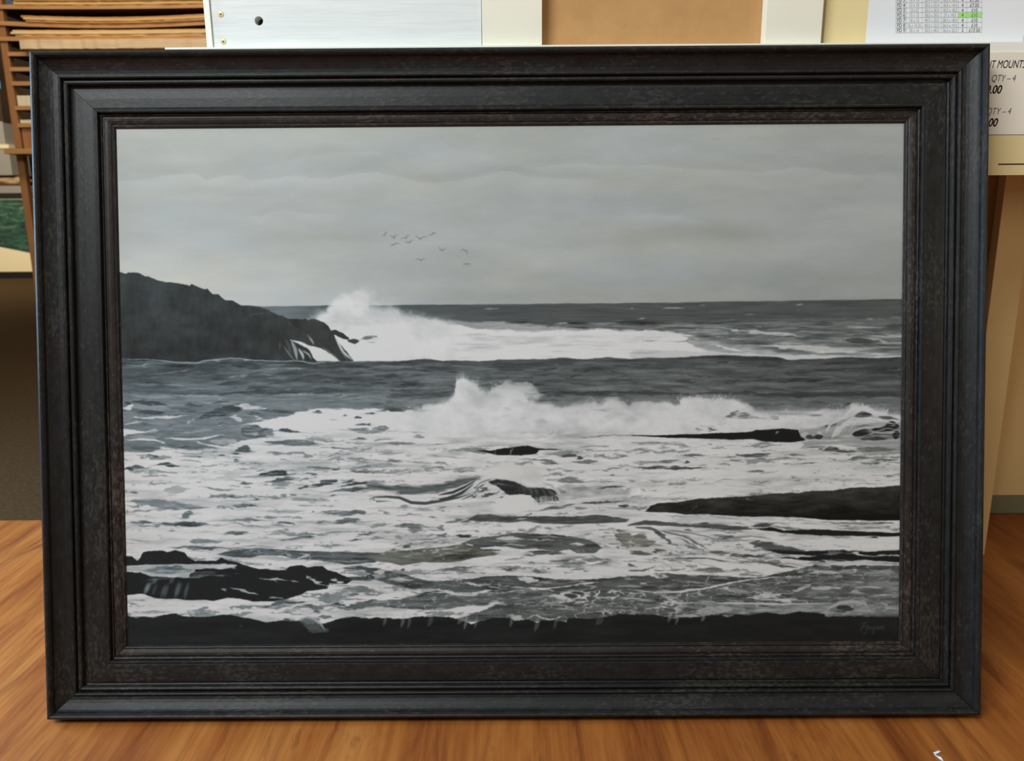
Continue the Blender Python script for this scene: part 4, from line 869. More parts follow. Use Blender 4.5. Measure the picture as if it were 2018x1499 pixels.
    F.lenses([(835, 380, 870, 378, 5, 5, 110), (405, 465, 500, 400, 5, 5, 66, .6), (1050, 440, 1500, 380, 6, 8, 54, .6), (900, 350, 940, 345, 30, 4, 140, .7), (700, 358, 760, 356, 8, 6, 150, .8)])
    F.band([(840, 590), (900, 592), (1000, 582), (1100, 602), (1300, 598), (1500, 606), (1700, 618), (1930, 624)], [(840, 592), (900, 596), (1050, 612), (1200, 634), (1400, 642), (1600, 646), (1930, 648)], 32, jag=.6)
    F.band([(860, 690), (900, 680), (1000, 684), (1040, 700), (1100, 720), (1250, 745), (1440, 750), (1540, 752), (1660, 758), (1800, 756), (1930, 750)], [(860, 694), (900, 710), (960, 740), (1050, 765), (1200, 780), (1400, 782), (1600, 775), (1750, 785), (1930, 786)], 92, soft=2)
    F.band([(1000, 745), (1200, 752), (1440, 748), (1540, 755), (1660, 760), (1800, 754), (1930, 750)], [(1000, 750), (1100, 772), (1300, 785), (1450, 775), (1600, 770), (1750, 786), (1930, 786)], 34, jag=.5)
    F.band([(1060, 800), (1200, 796), (1310, 790), (1400, 778), (1500, 770), (1600, 775), (1700, 792), (1930, 795)], [(1060, 803), (1200, 812), (1310, 822), (1500, 830), (1700, 815), (1850, 830), (1930, 838)], 32, jag=.6)
    F.lenses([(1400, 770, 1540, 765, 22, 10, 120, .8), (1550, 765, 1700, 785, 8, 6, 190), (1640, 780, 1930, 790, 4, 6, 150), (1330, 830, 1600, 815, 10, 16, 96), (1100, 800, 1280, 790, 6, 8, 190), (1020, 785, 1080, 790, 6, 8, 170), (1000, 690, 1080, 715, 8, 8, 150, .7), (910, 690, 930, 680, 10, 12, 190), (1700, 652, 1760, 656, 6, 5, 60)])
    F.band([(1310, 850), (1400, 845), (1600, 850), (1930, 862)], [(1310, 880), (1400, 895), (1600, 885), (1930, 895)], 90, soft=2)
    F.lenses([(1310, 850, 1930, 848, 12, 10, 198), (1320, 815, 1560, 845, 4, 10, 190), (1840, 840, 1930, 852, 4, 6, 60)])
    # dark grey water below the white tongue
    F.band([(-20, 925), (100, 928), (230, 905), (330, 915), (450, 922), (620, 926), (800, 940), (930, 942), (1080, 905), (1200, 884), (1310, 868), (1330, 850)],
           [(-20, 1025), (100, 1035), (300, 1032), (500, 1010), (650, 980), (760, 965), (930, 962), (1080, 950), (1200, 930), (1310, 900), (1330, 880)], 82, jag=.5)
    F.lenses([(0, 935, 380, 960, 6, 14, 62), (540, 955, 860, 950, 16, 16, 62), (210, 990, 330, 1015, 12, 10, 118), (215, 985, 240, 1010, 8, 8, 130), (330, 960, 620, 985, 4, 6, 165), (0, 985, 200, 990, 10, 14, 96, .7), (1180, 905, 1260, 900, 10, 12, 180), (1100, 935, 1240, 935, 8, 14, 175), (1150, 935, 1200, 935, 5, 5, 90), (1240, 935, 1380, 940, 8, 8, 64)])
    F.line([(-20, 1015), (60, 1030), (200, 1045), (350, 1040), (500, 1022), (650, 990), (760, 966), (880, 955), (1010, 940), (1120, 935)], 13, 202, 1)
    F.lenses([(120, 920, 300, 930, 20, 14, 206), (200, 915, 250, 925, 12, 10, 110),
              (1240, 912, 1640, 905, 20, 8, 185), (1560, 890, 1640, 905, 10, 4, 195), (1640, 905, 1930, 905, 6, 10, 150), (1700, 880, 1930, 905, 6, 6, 150), (600, 1005, 860, 1045, 10, 14, 150), (640, 1000, 760, 1030, 6, 8, 190), (720, 985, 1000, 990, 8, 8, 80), (760, 980, 960, 1005, 6, 8, 150), (820, 1080, 1000, 1075, 10, 10, 185), (870, 1090, 1200, 1100, 52, 12, 192, 1, .35), (1010, 1100, 1180, 1112, 10, 10, 195), (1030, 1075, 1160, 1072, 12, 8, 56), (1140, 1045, 1300, 990, 16, 18, 175), (1260, 1015, 1510, 1018, 18, 14, 178), (1400, 1010, 1510, 1015, 8, 10, 195), (1240, 975, 1320, 965, 6, 8, 165), (1560, 970, 1700, 965, 8, 8, 135), (1690, 965, 1930, 1000, 16, 16, 135), (1560, 1045, 1680, 1060, 14, 12, 160), (1470, 1085, 1560, 1085, 8, 8, 135), (1760, 1075, 1850, 1065, 10, 10, 145), (1780, 1000, 1930, 1020, 8, 8, 140), (1300, 1040, 1500, 1050, 6, 8, 118), (1200, 1100, 1420, 1095, 5, 6, 110), (900, 1040, 1100, 1035, 6, 6, 130), (1550, 1010, 1760, 1010, 6, 8, 120), (1600, 925, 1930, 935, 6, 8, 118), (1400, 945, 1600, 940, 6, 8, 110)])
    # little breaker above the bottom rocks
    F.band([(480, 1105), (600, 1118), (800, 1122), (1100, 1124), (1400, 1128), (1500, 1118), (1650, 1116), (1700, 1150), (1780, 1140), (1930, 1150)], [(480, 1110), (560, 1180), (700, 1195), (1100, 1198), (1400, 1205), (1930, 1200)], 126, soft=3, warm=-.15)
    w = win(1370, 1188, 1794, 1216)
    T[w] += fbm(34, 9, 301, 3)[w] * 24
    F.lenses([(400, 1190, 700, 1175, 34, 22, 158), (420, 1190, 480, 1185, 8, 8, 90), (610, 1145, 740, 1175, 22, 22, 165), (650, 1140, 800, 1150, 8, 8, 100), (900, 1140, 1130, 1160, 8, 10, 82), (740, 1150, 900, 1165, 8, 8, 100), (1080, 1180, 1380, 1175, 14, 14, 150), (1440, 1175, 1620, 1175, 38, 12, 62), (1400, 1160, 1520, 1130, 8, 8, 150), (560, 1215, 720, 1220, 18, 10, 160), (340, 1215, 560, 1225, 20, 10, 165), (0, 1180, 120, 1160, 20, 14, 84), (130, 1175, 310, 1180, 20, 14, 92), (60, 1130, 300, 1140, 8, 10, 100), (0, 1110, 200, 1105, 5, 6, 150), (200, 1060, 420, 1110, 6, 10, 165), (330, 1075, 560, 1120, 10, 10, 96)])
    F.line([(480, 1108), (650, 1122), (900, 1128), (1150, 1130), (1400, 1128)], 12, 195)
    F.line([(1390, 1190), (1440, 1150), (1500, 1122), (1600, 1116), (1680, 1130), (1710, 1180)], 24, 172, .9, crisp=True, soft=2)
    F.line([(1780, 1125), (1830, 1135), (1840, 1165), (1810, 1185)], 14, 170, .9, crisp=True, soft=2)
    F.line([(250, 1075), (330, 1120), (480, 1120)], 12, 195, .9)

    w = win(222, 1040, 1794, 1222)
    q1 = fbm(46, 6.5, 431, 3)
    q1 = sample(q1, X[w] - PX0 + wx[w] * .8, Y[w] - PY0 + wy[w])
    grey = np.clip((140 - T[w]) / 25, 0, 1) * np.clip((T[w] - 55) / 15, 0, 1)
    fil = np.clip((.075 - np.abs(q1 + .05)) / .05, 0, 1) * np.clip(fbm(120, 30, 441, 2)[w] * 2.2 + .45, 0, 1)
    T[w] += fil * grey * 62
    T[w] -= np.clip(fbm(60, 6, 451, 4)[w], 0, 1) * grey * 46
    r = np.random.RandomState(88)
    for i in range(190):
        x, y = 980 + 800 * r.rand(), 1128 + 84 * r.rand()
        if T[int(y - PY0), min(PW - 1, int(x - PX0))] < 130 and T[int(y - PY0), min(PW - 1, int(x - PX0) + 10)] > 45:
            L_ = 12 + 46 * r.rand() ** 1.5
            sl = (r.rand() - .45) * .3
            Z.line([(x, y), (x + L_ * .45, y + sl * L_ * .45 - 2 * r.rand()), (x + L_, y + sl * L_)], 1.2 + 3 * r.rand(), 110 + 75 * r.rand(), .4 + .5 * r.rand(), soft=1.2)
    # ------------------------------------------------ rocks lower left
    D.band([(50, 850), (95, 848), (122, 850), (155, 882), (172, 868), (200, 825), (240, 815), (340, 811), (370, 823), (420, 815), (480, 825), (512, 862), (560, 886), (640, 885), (700, 887), (735, 864), (780, 886), (840, 896), (950, 930), (1080, 950), (1180, 950), (1212, 925), (1290, 920), (1330, 932), (1380, 922), (1440, 930), (1470, 952), (1540, 970), (1600, 1000), (1640, 1000), (1780, 1020)],
           [(50, 916), (90, 916), (300, 908), (540, 908), (700, 908), (830, 916), (850, 1000), (1000, 1160), (1100, 1165), (1170, 1155), (1290, 1118), (1330, 1097), (1470, 1080), (1480, 1040), (1600, 1045), (1640, 1022), (1780, 1026)], 36, jag=.8, seed=21, warm=.1)
    D.band([(50, 960), (180, 965), (262, 992), (400, 1000), (500, 1000), (540, 942), (620, 936), (665, 930), (720, 945), (790, 935), (850, 925), (1100, 960)],
           [(50, 1120), (100, 1120), (190, 1110), (280, 1140), (400, 1150), (530, 1158), (620, 1153), (680, 1162), (780, 1140), (860, 1147), (950, 1165), (1100, 1166)], 34, jag=.7, seed=22)
    D.band([(50, 918), (300, 912), (540, 910), (830, 912), (845, 930)], [(50, 960), (180, 962), (262, 985), (500, 996), (560, 935), (700, 932), (845, 934)], 168, alpha=1, soft=2)
    D.lenses([(200, 945, 560, 940, 26, 34, 110, .8), (340, 935, 500, 930, 14, 14, 84, .7), (400, 965, 560, 955, 20, 20, 150, .7), (640, 925, 850, 918, 10, 10, 195), (250, 985, 520, 1000, 6, 8, 185), (500, 985, 700, 960, 14, 24, 96, .6), (540, 990, 620, 985, 10, 12, 110, .8), (700, 985, 790, 990, 6, 8, 120), (1000, 1005, 1200, 1022, 8, 10, 175), (1090, 1035, 1110, 1015, 8, 8, 150), (1190, 1020, 1265, 1030, 4, 5, 160), (1300, 975, 1485, 1080, 16, 14, 150), (1310, 985, 1440, 1050, 6, 14, 190), (760, 1070, 1025, 1122, 8, 7, 175), (710, 1080, 770, 1082, 5, 5, 170), (1050, 1130, 1190, 1148, 5, 6, 170), (1478, 1008, 1585, 1036, 10, 8, 200), (830, 968, 870, 970, 4, 4, 90), (250, 1000, 380, 995, 6, 20, 80, .7)])
    for x, y0, y1, a in [(215, 1035, 1115, .55), (232, 1030, 1100, .4), (330, 1050, 1135, .3), (350, 1045, 1140, .28), (425, 1030, 1140, .35), (440, 1035, 1130, .25), (490, 1035, 1145, .3), (272, 1010, 1040, .4), (390, 1000, 1040, .3), (270, 1045, 1120, .2)]:
        D.line([(x + 22, y0), (x + 5, (y0 + y1) / 2), (x - 8, y1)], 24, 165, a, soft=4, crisp=True)
    # white basin and grey water next to it
    D.lenses([(90, 1165, 700, 1180, 22, 30, 204, .8), (100, 1235, 420, 1240, 12, 10, 150), (1000, 1215, 1300, 1140, 20, 12, 102), (1150, 1180, 1340, 1165, 6, 8, 80), (1010, 1250, 1330, 1185, 10, 8, 205), (1310, 1195, 1430, 1215, 14, 28, 96), (1350, 1240, 1420, 1235, 6, 8, 90), (1465, 1190, 1610, 1192, 14, 6, 78), (1520, 1215, 1813, 1195, 22, 14, 96), (1700, 1185, 1813, 1165, 14, 10, 90), (1570, 1085, 1805, 1085, 32, 28, 118), (1500, 1060, 1650, 1055, 5, 5, 130), (1400, 1110, 1500, 1145, 6, 12, 112), (1600, 1130, 1700, 1128, 12, 8, 105), (1500, 1150, 1740, 1162, 5, 5, 120), (1130, 1295, 1290, 1290, 24, 16, 195), (1160, 1292, 1250, 1288, 10, 6, 90), (1380, 1275, 1500, 1268, 10, 16, 105), (1500, 1290, 1813, 1262, 10, 16, 150), (1680, 1010, 1760, 1005, 14, 18, 60), (1590, 1010, 1780, 1012, 12, 14, 78), (780, 1262, 870, 1258, 12, 8, 140), (1130, 1240, 1300, 1215, 10, 10, 165)])
    # ------------------------------------------------ bottom rocks
    bot = [(222, 1212), (248, 1213), (277, 1214), (300, 1214), (335, 1208), (342, 1209), (363, 1215), (415, 1214), (449, 1210), (478, 1218), (521, 1226), (547, 1223), (587, 1223), (600, 1230), (640, 1228), (660, 1220), (694, 1216), (708, 1219), (752, 1217), (790, 1220), (820, 1216), (855, 1215), (893, 1219), (916, 1226), (925, 1231), (946, 1224), (973, 1218), (1003, 1220), (1011, 1224), (1040, 1222), (1056, 1229), (1067, 1224), (1093, 1224), (1114, 1229), (1118, 1220), (1157, 1221), (1181, 1220), (1216, 1212), (1240, 1213), (1296, 1214), (1318, 1221), (1331, 1222), (1365, 1219), (1392, 1216), (1420, 1214), (1434, 1222), (1451, 1213), (1476, 1215), (1512, 1210), (1540, 1214), (1573, 1210), (1625, 1213), (1627, 1220), (1695, 1218), (1728, 1221), (1794, 1219)]
    Z.band(bot, [(222, 1300), (1794, 1300)], lambda x, y: 31 + np.clip((700 - x) / 500, 0, 1) * 6 - (y - 1240) * .04, jag=1.0, soft=1.2, seed=31, warm=.05)
    w = win(222, 1225, 1794, 1280)
    T[w] += fbm(80, 14, 311, 4)[w] * 9
    for (x, y0, y1, wd, a) in [(755, 1216, 1232, 5, .5), (790, 1218, 1236, 6, .5), (803, 1218, 1238, 5, .4), (915, 1216, 1240, 6, .6), (935, 1222, 1238, 5, .4), (1005, 1220, 1236, 5, .5), (1056, 1222, 1244, 8, .4), (1180, 1218, 1232, 12, .25), (1092, 1226, 1240, 5, .35), (1318, 1218, 1228, 5, .5), (1333, 1220, 1232, 5, .5), (1385, 1218, 1226, 6, .6), (845, 1218, 1234, 8, .3), (905, 1214, 1230, 10, .4)]:
        Z.line([(x + wd * .4, y0 - 7), (x, (y0 + y1) / 2), (x - wd * .6, y1 + 1)], wd * 1.1, 165, a * .8, soft=3.5, crisp=True)
    D.band([(1270, 1300), (1320, 1280), (1380, 1290), (1430, 1330), (1470, 1375)], [(1270, 1302), (1320, 1370), (1380, 1385), (1430, 1382), (1470, 1378)], 84, alpha=.8, soft=4)
    D.line([(1310, 1270), (1370, 1285), (1420, 1320), (1450, 1365)], 20, 175, .7, soft=2, crisp=True)
    D.lenses([(110, 1268, 180, 1270, 5, 5, 140), (220, 1272, 300, 1272, 4, 4, 110), (840, 1336, 890, 1334, 4, 5, 70), (820, 1385, 860, 1385, 4, 4, 50)])
    # signature
    S = Crop(1650, 1190, 13.45)
    for pts in [[(640, 620), (680, 560), (760, 545), (700, 640), (650, 700), (640, 780)], [(700, 650), (760, 560), (830, 510)], [(690, 860), (780, 850), (790, 740), (760, 690), (800, 640), (830, 600)], [(640, 690), (760, 640)],
                [(810, 690), (830, 650), (850, 720)], [(850, 720), (870, 650), (900, 730), (930, 660), (960, 740)], [(970, 880), (965, 760), (990, 660), (1040, 680), (1000, 750)], [(1060, 700), (1100, 660), (1080, 740)], [(1110, 680), (1150, 660), (1150, 740), (1110, 720)], [(1190, 740), (1200, 650), (1240, 660), (1250, 760)], [(1170, 690), (1230, 640)]]:
        S.line(pts, 20, 70, .75, soft=1.4, taper=False, crisp=True)

    # ------------------------------------------------ brush and weave
    T += noise(2.0, 1.6, 401) * 1.3 + fbm(14, 2.2, 411, 2) * 1.6
    T[:] = np.clip(T, 12, 222)
    # slight blur, as the brush blends
    for _ in range(1):
        T[1:-1] = T[1:-1] * .6 + (T[:-2] + T[2:]) * .2
        T[:, 1:-1] = T[:, 1:-1] * .6 + (T[:, :-2] + T[:, 2:]) * .2
    t = T / 255
    sky = np.clip((601 - Y) / 4, 0, 1) * np.clip((T - 110) / 30, 0, 1) * np.clip((204 - T) / 12, 0, 1)
    midt = np.clip(1 - np.abs(t - .45) / .4, 0, 1)
    left = np.clip((1100 - X) / 800, 0, 1)
    wrm = np.where((Y < 601) & (sky < .5), .1, WARM)
    Rr = t + wrm * .016 - midt * (.014 + .026 * left) * (1 - sky) + sky * .001
    Gg = t + midt * .006 + sky * .012
    Bb = t - wrm * .028 + midt * (.002 + .022 * left) * (1 - sky) + sky * .002
    return np.clip(np.stack([Rr, Gg, Bb], -1), 0, 1).astype(np.float32)


CD = .0292          # depth of the canvas face behind the frame's front
CX0, CX1, CZ0, CZ1 = -FW / 2 + WL - .006, FW / 2 - WR + .006, WB - .006, FH - WT + .006


def canvas_material():
    art = paint_seascape()
    # the drawing's own picture coordinates of the four visible canvas corners (tl, tr, br, bl)
    src = np.array([(-FW / 2 + WL, FH - WT), (FW / 2 - WR, FH - WT), (FW / 2 - WR, WB), (-FW / 2 + WL, WB)])
    dst = np.array([(229, 250), (1783, 243), (1772, 1268), (247, 1270)], float)
    A_, b_ = [], []
    for (x, z), (u, v) in zip(src, dst):
        A_ += [[x, z, 1, 0, 0, 0, -u * x, -u * z], [0, 0, 0, x, z, 1, -v * x, -v * z]]
        b_ += [u, v]
    H = np.append(np.linalg.solve(np.array(A_), np.array(b_)), 1).reshape(3, 3)
    w, h = 1900, 1262
    xs = CX0 + (np.arange(w) + .5) / w * (CX1 - CX0)
    zs = CZ0 + (np.arange(h) + .5) / h * (CZ1 - CZ0)
    XX, ZZ = np.meshgrid(xs, zs)
    D = H[2, 0] * XX + H[2, 1] * ZZ + 1
    U = np.clip((H[0, 0] * XX + H[0, 1] * ZZ + H[0, 2]) / D - PX0, 0, PW - 1.01)
    V = np.clip((H[1, 0] * XX + H[1, 1] * ZZ + H[1, 2]) / D - PY0, 0, PH - 1.01)
    iu, iv = U.astype(int), V.astype(int)
    fu, fv = (U - iu)[..., None], (V - iv)[..., None]
    px = (art[iv, iu] * (1 - fu) + art[iv, iu + 1] * fu) * (1 - fv) + (art[iv + 1, iu] * (1 - fu) + art[iv + 1, iu + 1] * fu) * fv
    out = np.ones((h, w, 4), np.float32)
    out[..., :3] = px
    im = bpy.data.images.new('seascape_brushwork', w, h, alpha=False)
    im.pixels.foreach_set(out.ravel())
    im.update()
    im.pack()
    m = mat('seascape_oil_paint', (.5, .5, .5), .75, .12)
    nt = m.node_tree
    b = nt.nodes['Principled BSDF']
    tx = N(m, 'ShaderNodeTexImage')
    tx.image = im
    tx.extension = 'EXTEND'
    nt.links.new(tx.outputs[0], b.inputs['Base Color'])
    tc = N(m, 'ShaderNodeTexCoord')
    mp = N(m, 'ShaderNodeMapping')
    mp.inputs['Scale'].default_value = (900, 900, 900)
    nz = N(m, 'ShaderNodeTexNoise')
    nz.inputs['Scale'].default_value = 1
    bp = N(m, 'ShaderNodeBump')
    bp.inputs['Strength'].default_value = .12
    bp.inputs['Distance'].default_value = .0004
    nt.links.new(tc.outputs['Object'], mp.inputs[0])
    nt.links.new(mp.outputs[0], nz.inputs['Vector'])
    nt.links.new(nz.outputs['Fac'], bp.inputs['Height'])
    nt.links.new(bp.outputs[0], b.inputs['Normal'])
    return m


bm = B(CX0, CX1, CD + .0012, CD + .0062, CZ0, CZ1)
uvl = bm.loops.layers.uv.new('UVMap')
for f in bm.faces:
    for lp in f.loops:
        co = lp.vert.co
        lp[uvl].uv = ((co.x - CX0) / (CX1 - CX0), (co.z - CZ0) / (CZ1 - CZ0))
cv = obj('canvas', bm, canvas_material(), pic)
cv['label'] = 'canvas with a grey stormy sea, breaking waves, dark headland and birds'
obj('backing_board', B(-FW / 2 + .03, FW / 2 - .03, .0365, .0400, .03, FH - .03), M['backing'], pic)

# ================================================================ the counter the picture leans on
FY = 1.1360                                                  # front face of its fascia
ctr = thing('display_counter', 'cream painted low counter with white top ledge and dark green plinth behind the picture', 'counter', (0, FY, 0))


def cpart(name, x0, x1, y0, y1, z0, z1, m, label=None, bev=.001, parent=None):
    o = obj(name, B(x0, x1, y0 - FY, y1 - FY, z0, z1, bev), M[m], parent or ctr)
    if label:
        o['label'] = label
    return o


cpart('top_ledge', -.466, 2.2, FY, 1.66, .868, .8895, 'fascia_paint', 'white top ledge')
cpart('fascia_board', -.456, 2.2, FY, FY + .018, .7155, .8675, 'fascia_paint', 'cream white fascia under the ledge')
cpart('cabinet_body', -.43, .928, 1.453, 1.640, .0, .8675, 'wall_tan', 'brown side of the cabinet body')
cpart('corner_batten', .874, .9265, 1.431, 1.4525, .0, .8675, 'cabinet_paint', 'narrow cream upright batten')
cpart('rear_panel', .9285, 2.2, 1.642, 1.66, .042, .8675, 'cabinet_paint', 'cream rear panel')
cpart('plinth', .9285, 2.2, 1.640, 1.66, .0, .0415, 'plinth', 'dull green plinth')
cpart('unseen_end_panel', -.455, -.435, FY + .019, 1.452, 0, .8675, 'cabinet_paint')  # added out of sight to keep side light off the batten
cpart('unseen_end_panel', 2.18, 2.2, FY + .019, 1.64, 0, .8675, 'cabinet_paint')


def txt(s, x, z, y, size, m, parent, align='CENTER', shear=0.0, bold=0.0, xs=1.0, name='printed_text'):
    cu = bpy.data.curves.new(name, 'FONT')
    cu.body = s
    cu.size = size
    cu.align_x = align
    cu.align_y = 'CENTER'
    cu.shear = shear
    cu.offset = bold
    cu.materials.append(M[m])
    tmp = bpy.data.objects.new('tmp_text', cu)
    C.objects.link(tmp)
    bpy.context.view_layer.update()
    me = bpy.data.meshes.new_from_object(tmp.evaluated_get(bpy.context.evaluated_depsgraph_get()))
    me.name = name
    bpy.data.objects.remove(tmp)
    bpy.data.curves.remove(cu)
    o = bpy.data.objects.new(name, me)
    C.objects.link(o)
    o.parent = parent
    o.location = (x, y, z)
    o.rotation_euler = (PI / 2, 0, 0)
    o.scale = (xs, 1, 1)
    return o


def px_at(px, py, y):
    """where the sight line of the surveyed photo point meets the plane at depth y"""
    a, b_ = (px - 1009) / 1550, -(py - 749.5) / 1550
    c, s = math.cos(ROLL), math.sin(ROLL)
    xx, uu = c * a - s * b_, s * a + c * b_
    dy, dz = math.cos(PITCH) + math.sin(PITCH) * uu, -math.sin(PITCH) + math.cos(PITCH) * uu
    return xx * y / dy, CAM_H + dz * y / dy


# notice taped to the fascia
NY = FY - .0012
nx0, nz1 = .50, px_at(1950, 103, NY)[1]
nz0 = px_at(1980, 345, NY)[1]
notice = thing('price_notice', 'white printed price notice for cut mounts on the counter fascia, beside the frame', 'notice', (0, NY, 0))
LNZ = px_at(1980, 266, NY)[1]
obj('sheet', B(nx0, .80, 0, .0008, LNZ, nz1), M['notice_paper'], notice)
obj('lower_sheet', B(nx0, .80, 0, .0008, nz0, LNZ - .0001), M['notice_warm_lit'], notice)['label'] = 'lower part of the notice with warm light in its colour'


def nt_(s, px, py, size, bold, xs=.92, al='RIGHT', m='ink_black'):
    x, z = px_at(px, py, NY)
    txt(s, x, z, -.0003, size, m, notice, al, .22, bold, xs)


nt_('CUT MOUNTS', 2021, 127, .0142, 0, .66)
nt_('" : QTY \u2013 4', 2001, 154.5, .0125, -.00008, .74, m='ink_dark')
nt_('0.00', 1973, 177, .0150, .00028, .84)
nt_(': QTY \u2013 4', 1992, 219.5, .0125, -.00008, .76, m='ink_dark')
nt_('00', 1965, 242, .0150, .00028, .84)
x0, z0 = px_at(1960, 265.5, NY)
obj('ruled_line', B(nx0 + .01, .80, -.0003, -.0001, z0 - .0003, z0 + .0003), M['ink_dark'], notice)
x0, z0 = px_at(1967, 323.5, NY)
obj('marker_line', B(x0, .80, -.0003, -.0001, z0 - .0008, z0 + .0008), M['ink_black'], notice)

# ================================================================ boards standing on the ledge
LZ = .8896
RY = 1.152
rail_t = thing('white_board', 'white painted wooden board with brass screws and a bored hole, on the ledge', 'board', (0, RY, LZ))
xa, xb = px_at(409, 88, RY)[0], px_at(950, 86, RY)[0]


def drill(bm_box, x, z, r):
    return bm_box


bm = bmesh.new()
# board with a real round hole: ring of faces around the hole joined to the outline
hx, hz = px_at(510, 41, RY)
hz -= LZ
HR = .0058
x0, x1, z0, z1 = xa + .0085, xb, 0, .17
seg = 32


def plate_with_hole(x0, x1, z0, z1, cx, cz, r, ya, yb):
    bm = bmesh.new()
    k = .02
    ring = {}
    for yy in (ya, yb):
        inner, outer = [], []
        for i in range(seg):
            a = 2 * PI * i / seg
            inner.append(bm.verts.new((cx + r * math.cos(a), yy, cz + r * math.sin(a))))
            sc = k / max(abs(math.cos(a)), abs(math.sin(a)))
            outer.append(bm.verts.new((cx + sc * math.cos(a), yy, cz + sc * math.sin(a))))
        ring[yy] = (inner, outer)
        for i in range(seg):
            j = (i + 1) % seg
            bm.faces.new((inner[i], inner[j], outer[j], outer[i]))
        q = {}
        for nm, (px, pz) in {'a': (x0, z0), 'b': (x1, z0), 'c': (x1, z1), 'd': (x0, z1)}.items():
            q[nm] = bm.verts.new((px, yy, pz))
        e = seg // 8
        cr = [outer[5 * e], outer[7 * e], outer[e], outer[3 * e]]      # bl br tr tl
        bm.faces.new([q['a'], q['b']] + [outer[i] for i in range(7 * e, 5 * e - 1, -1)])
        bm.faces.new([q['b'], q['c']] + [outer[i % seg] for i in range(9 * e, 7 * e - 1, -1)])
        bm.faces.new([q['c'], q['d']] + [outer[i] for i in range(3 * e, e - 1, -1)])
        bm.faces.new([q['d'], q['a']] + [outer[i] for i in range(5 * e, 3 * e - 1, -1)])
        ring[yy] = (inner, q)
    (ia, qa), (ib, qb) = ring[ya], ring[yb]
    for i in range(seg):
        j = (i + 1) % seg
        bm.faces.new((ia[i], ib[i], ib[j], ia[j]))
    for u, v in ('ab', 'bc', 'cd', 'da'):
        bm.faces.new((qa[u], qa[v], qb[v], qb[u]))
    return bm


obj('panel', plate_with_hole(x0, x1 - .0005, z0, z1, hx, hz, HR, 0, .018), M['white_paint'], rail_t)
obj('hole_shade_plate', B(hx - .008, hx + .008, .0185, .021, hz - .008, hz + .008), M['recess_shade'], rail_t)  # dark plate behind the hole, drawn for its shade
obj('edge_strip', B(xa, xa + .0080, -.003, .018, 0, .17, .0008), M['fascia_paint'], rail_t)
for sx, sy in ((435, 28), (440, 82)):
    ex, ez = px_at(sx, sy, RY)
    bm = bmesh.new()
    prof = [(0, -.0004), (.0028, -.0005), (.0040, -.0003), (.0043, .0004), (0, .0006)]
    n = 28
    rings = []
    for r, y in prof:
        rings.append([bm.verts.new((ex + r * math.cos(2 * PI * i / n), y, ez - LZ + r * math.sin(2 * PI * i / n))) for i in range(n)] if r else bm.verts.new((ex, y, ez - LZ)))
    for a, b_ in zip(rings[:-1], rings[1:]):
        for i in range(n):
            j = (i + 1) % n
            vs_ = [a[i], a[j]] if isinstance(a, list) else [a]
            vs2 = [b_[j], b_[i]] if isinstance(b_, list) else [b_]
            bm.faces.new(vs_ + vs2)
    sc = obj('screw', bm, M['brass'], rail_t, smooth=True)
    sc['label'] = 'brass cross-head screw'
    bm = bmesh.new()
    for rt in (PI / 5, PI / 5 + PI / 2):
        nb = bmesh.new()
        box(nb, -.0017, .0017, -.00075, -.0003, -.00035, .00035)
        for v in nb.verts:
            c, s = math.cos(rt), math.sin(rt)
            v.co = Vector((v.co.x * c - v.co.z * s + ex, v.co.y, v.co.x * s + v.co.z * c + ez - LZ))
        tmp = bpy.data.meshes.new('t')
        nb.to_mesh(tmp)
        bm.from_mesh(tmp)
        nb.free()
        bpy.data.meshes.remove(tmp)
    obj('cross_recess', bm, M['recess_shade'], sc)  # dark bars drawn for the shade in the screw slots

# cream framed panel: two stiles, top rail out of view, kraft back panel set in
PY_ = 1.150
pan = thing('panel_frame', 'cream painted upright frame around a brown fibreboard panel, on the ledge', 'panel', (0, PY_, LZ))
a0, a1 = px_at(950.5, 85, PY_)[0], px_at(1068, 82, PY_)[0]
b0, b1 = px_at(1507, 82, PY_)[0], px_at(1617.5, 82, PY_)[0]
obj('stile', B(a0, a1, 0, .020, 0, .42, .0006), M['cream_paint'], pan)
obj('stile', B(b0, b1, 0, .020, 0, .42, .0006), M['cream_paint'], pan)
obj('top_rail', B(a1, b0, 0, .020, .34, .42, .0006), M['cream_paint'], pan)
obj('fibreboard_panel', B(a0 + .01, b1 - .01, .0205, .0240, 0, .41), M['kraft'], pan)['label'] = 'plain brown fibreboard back panel'

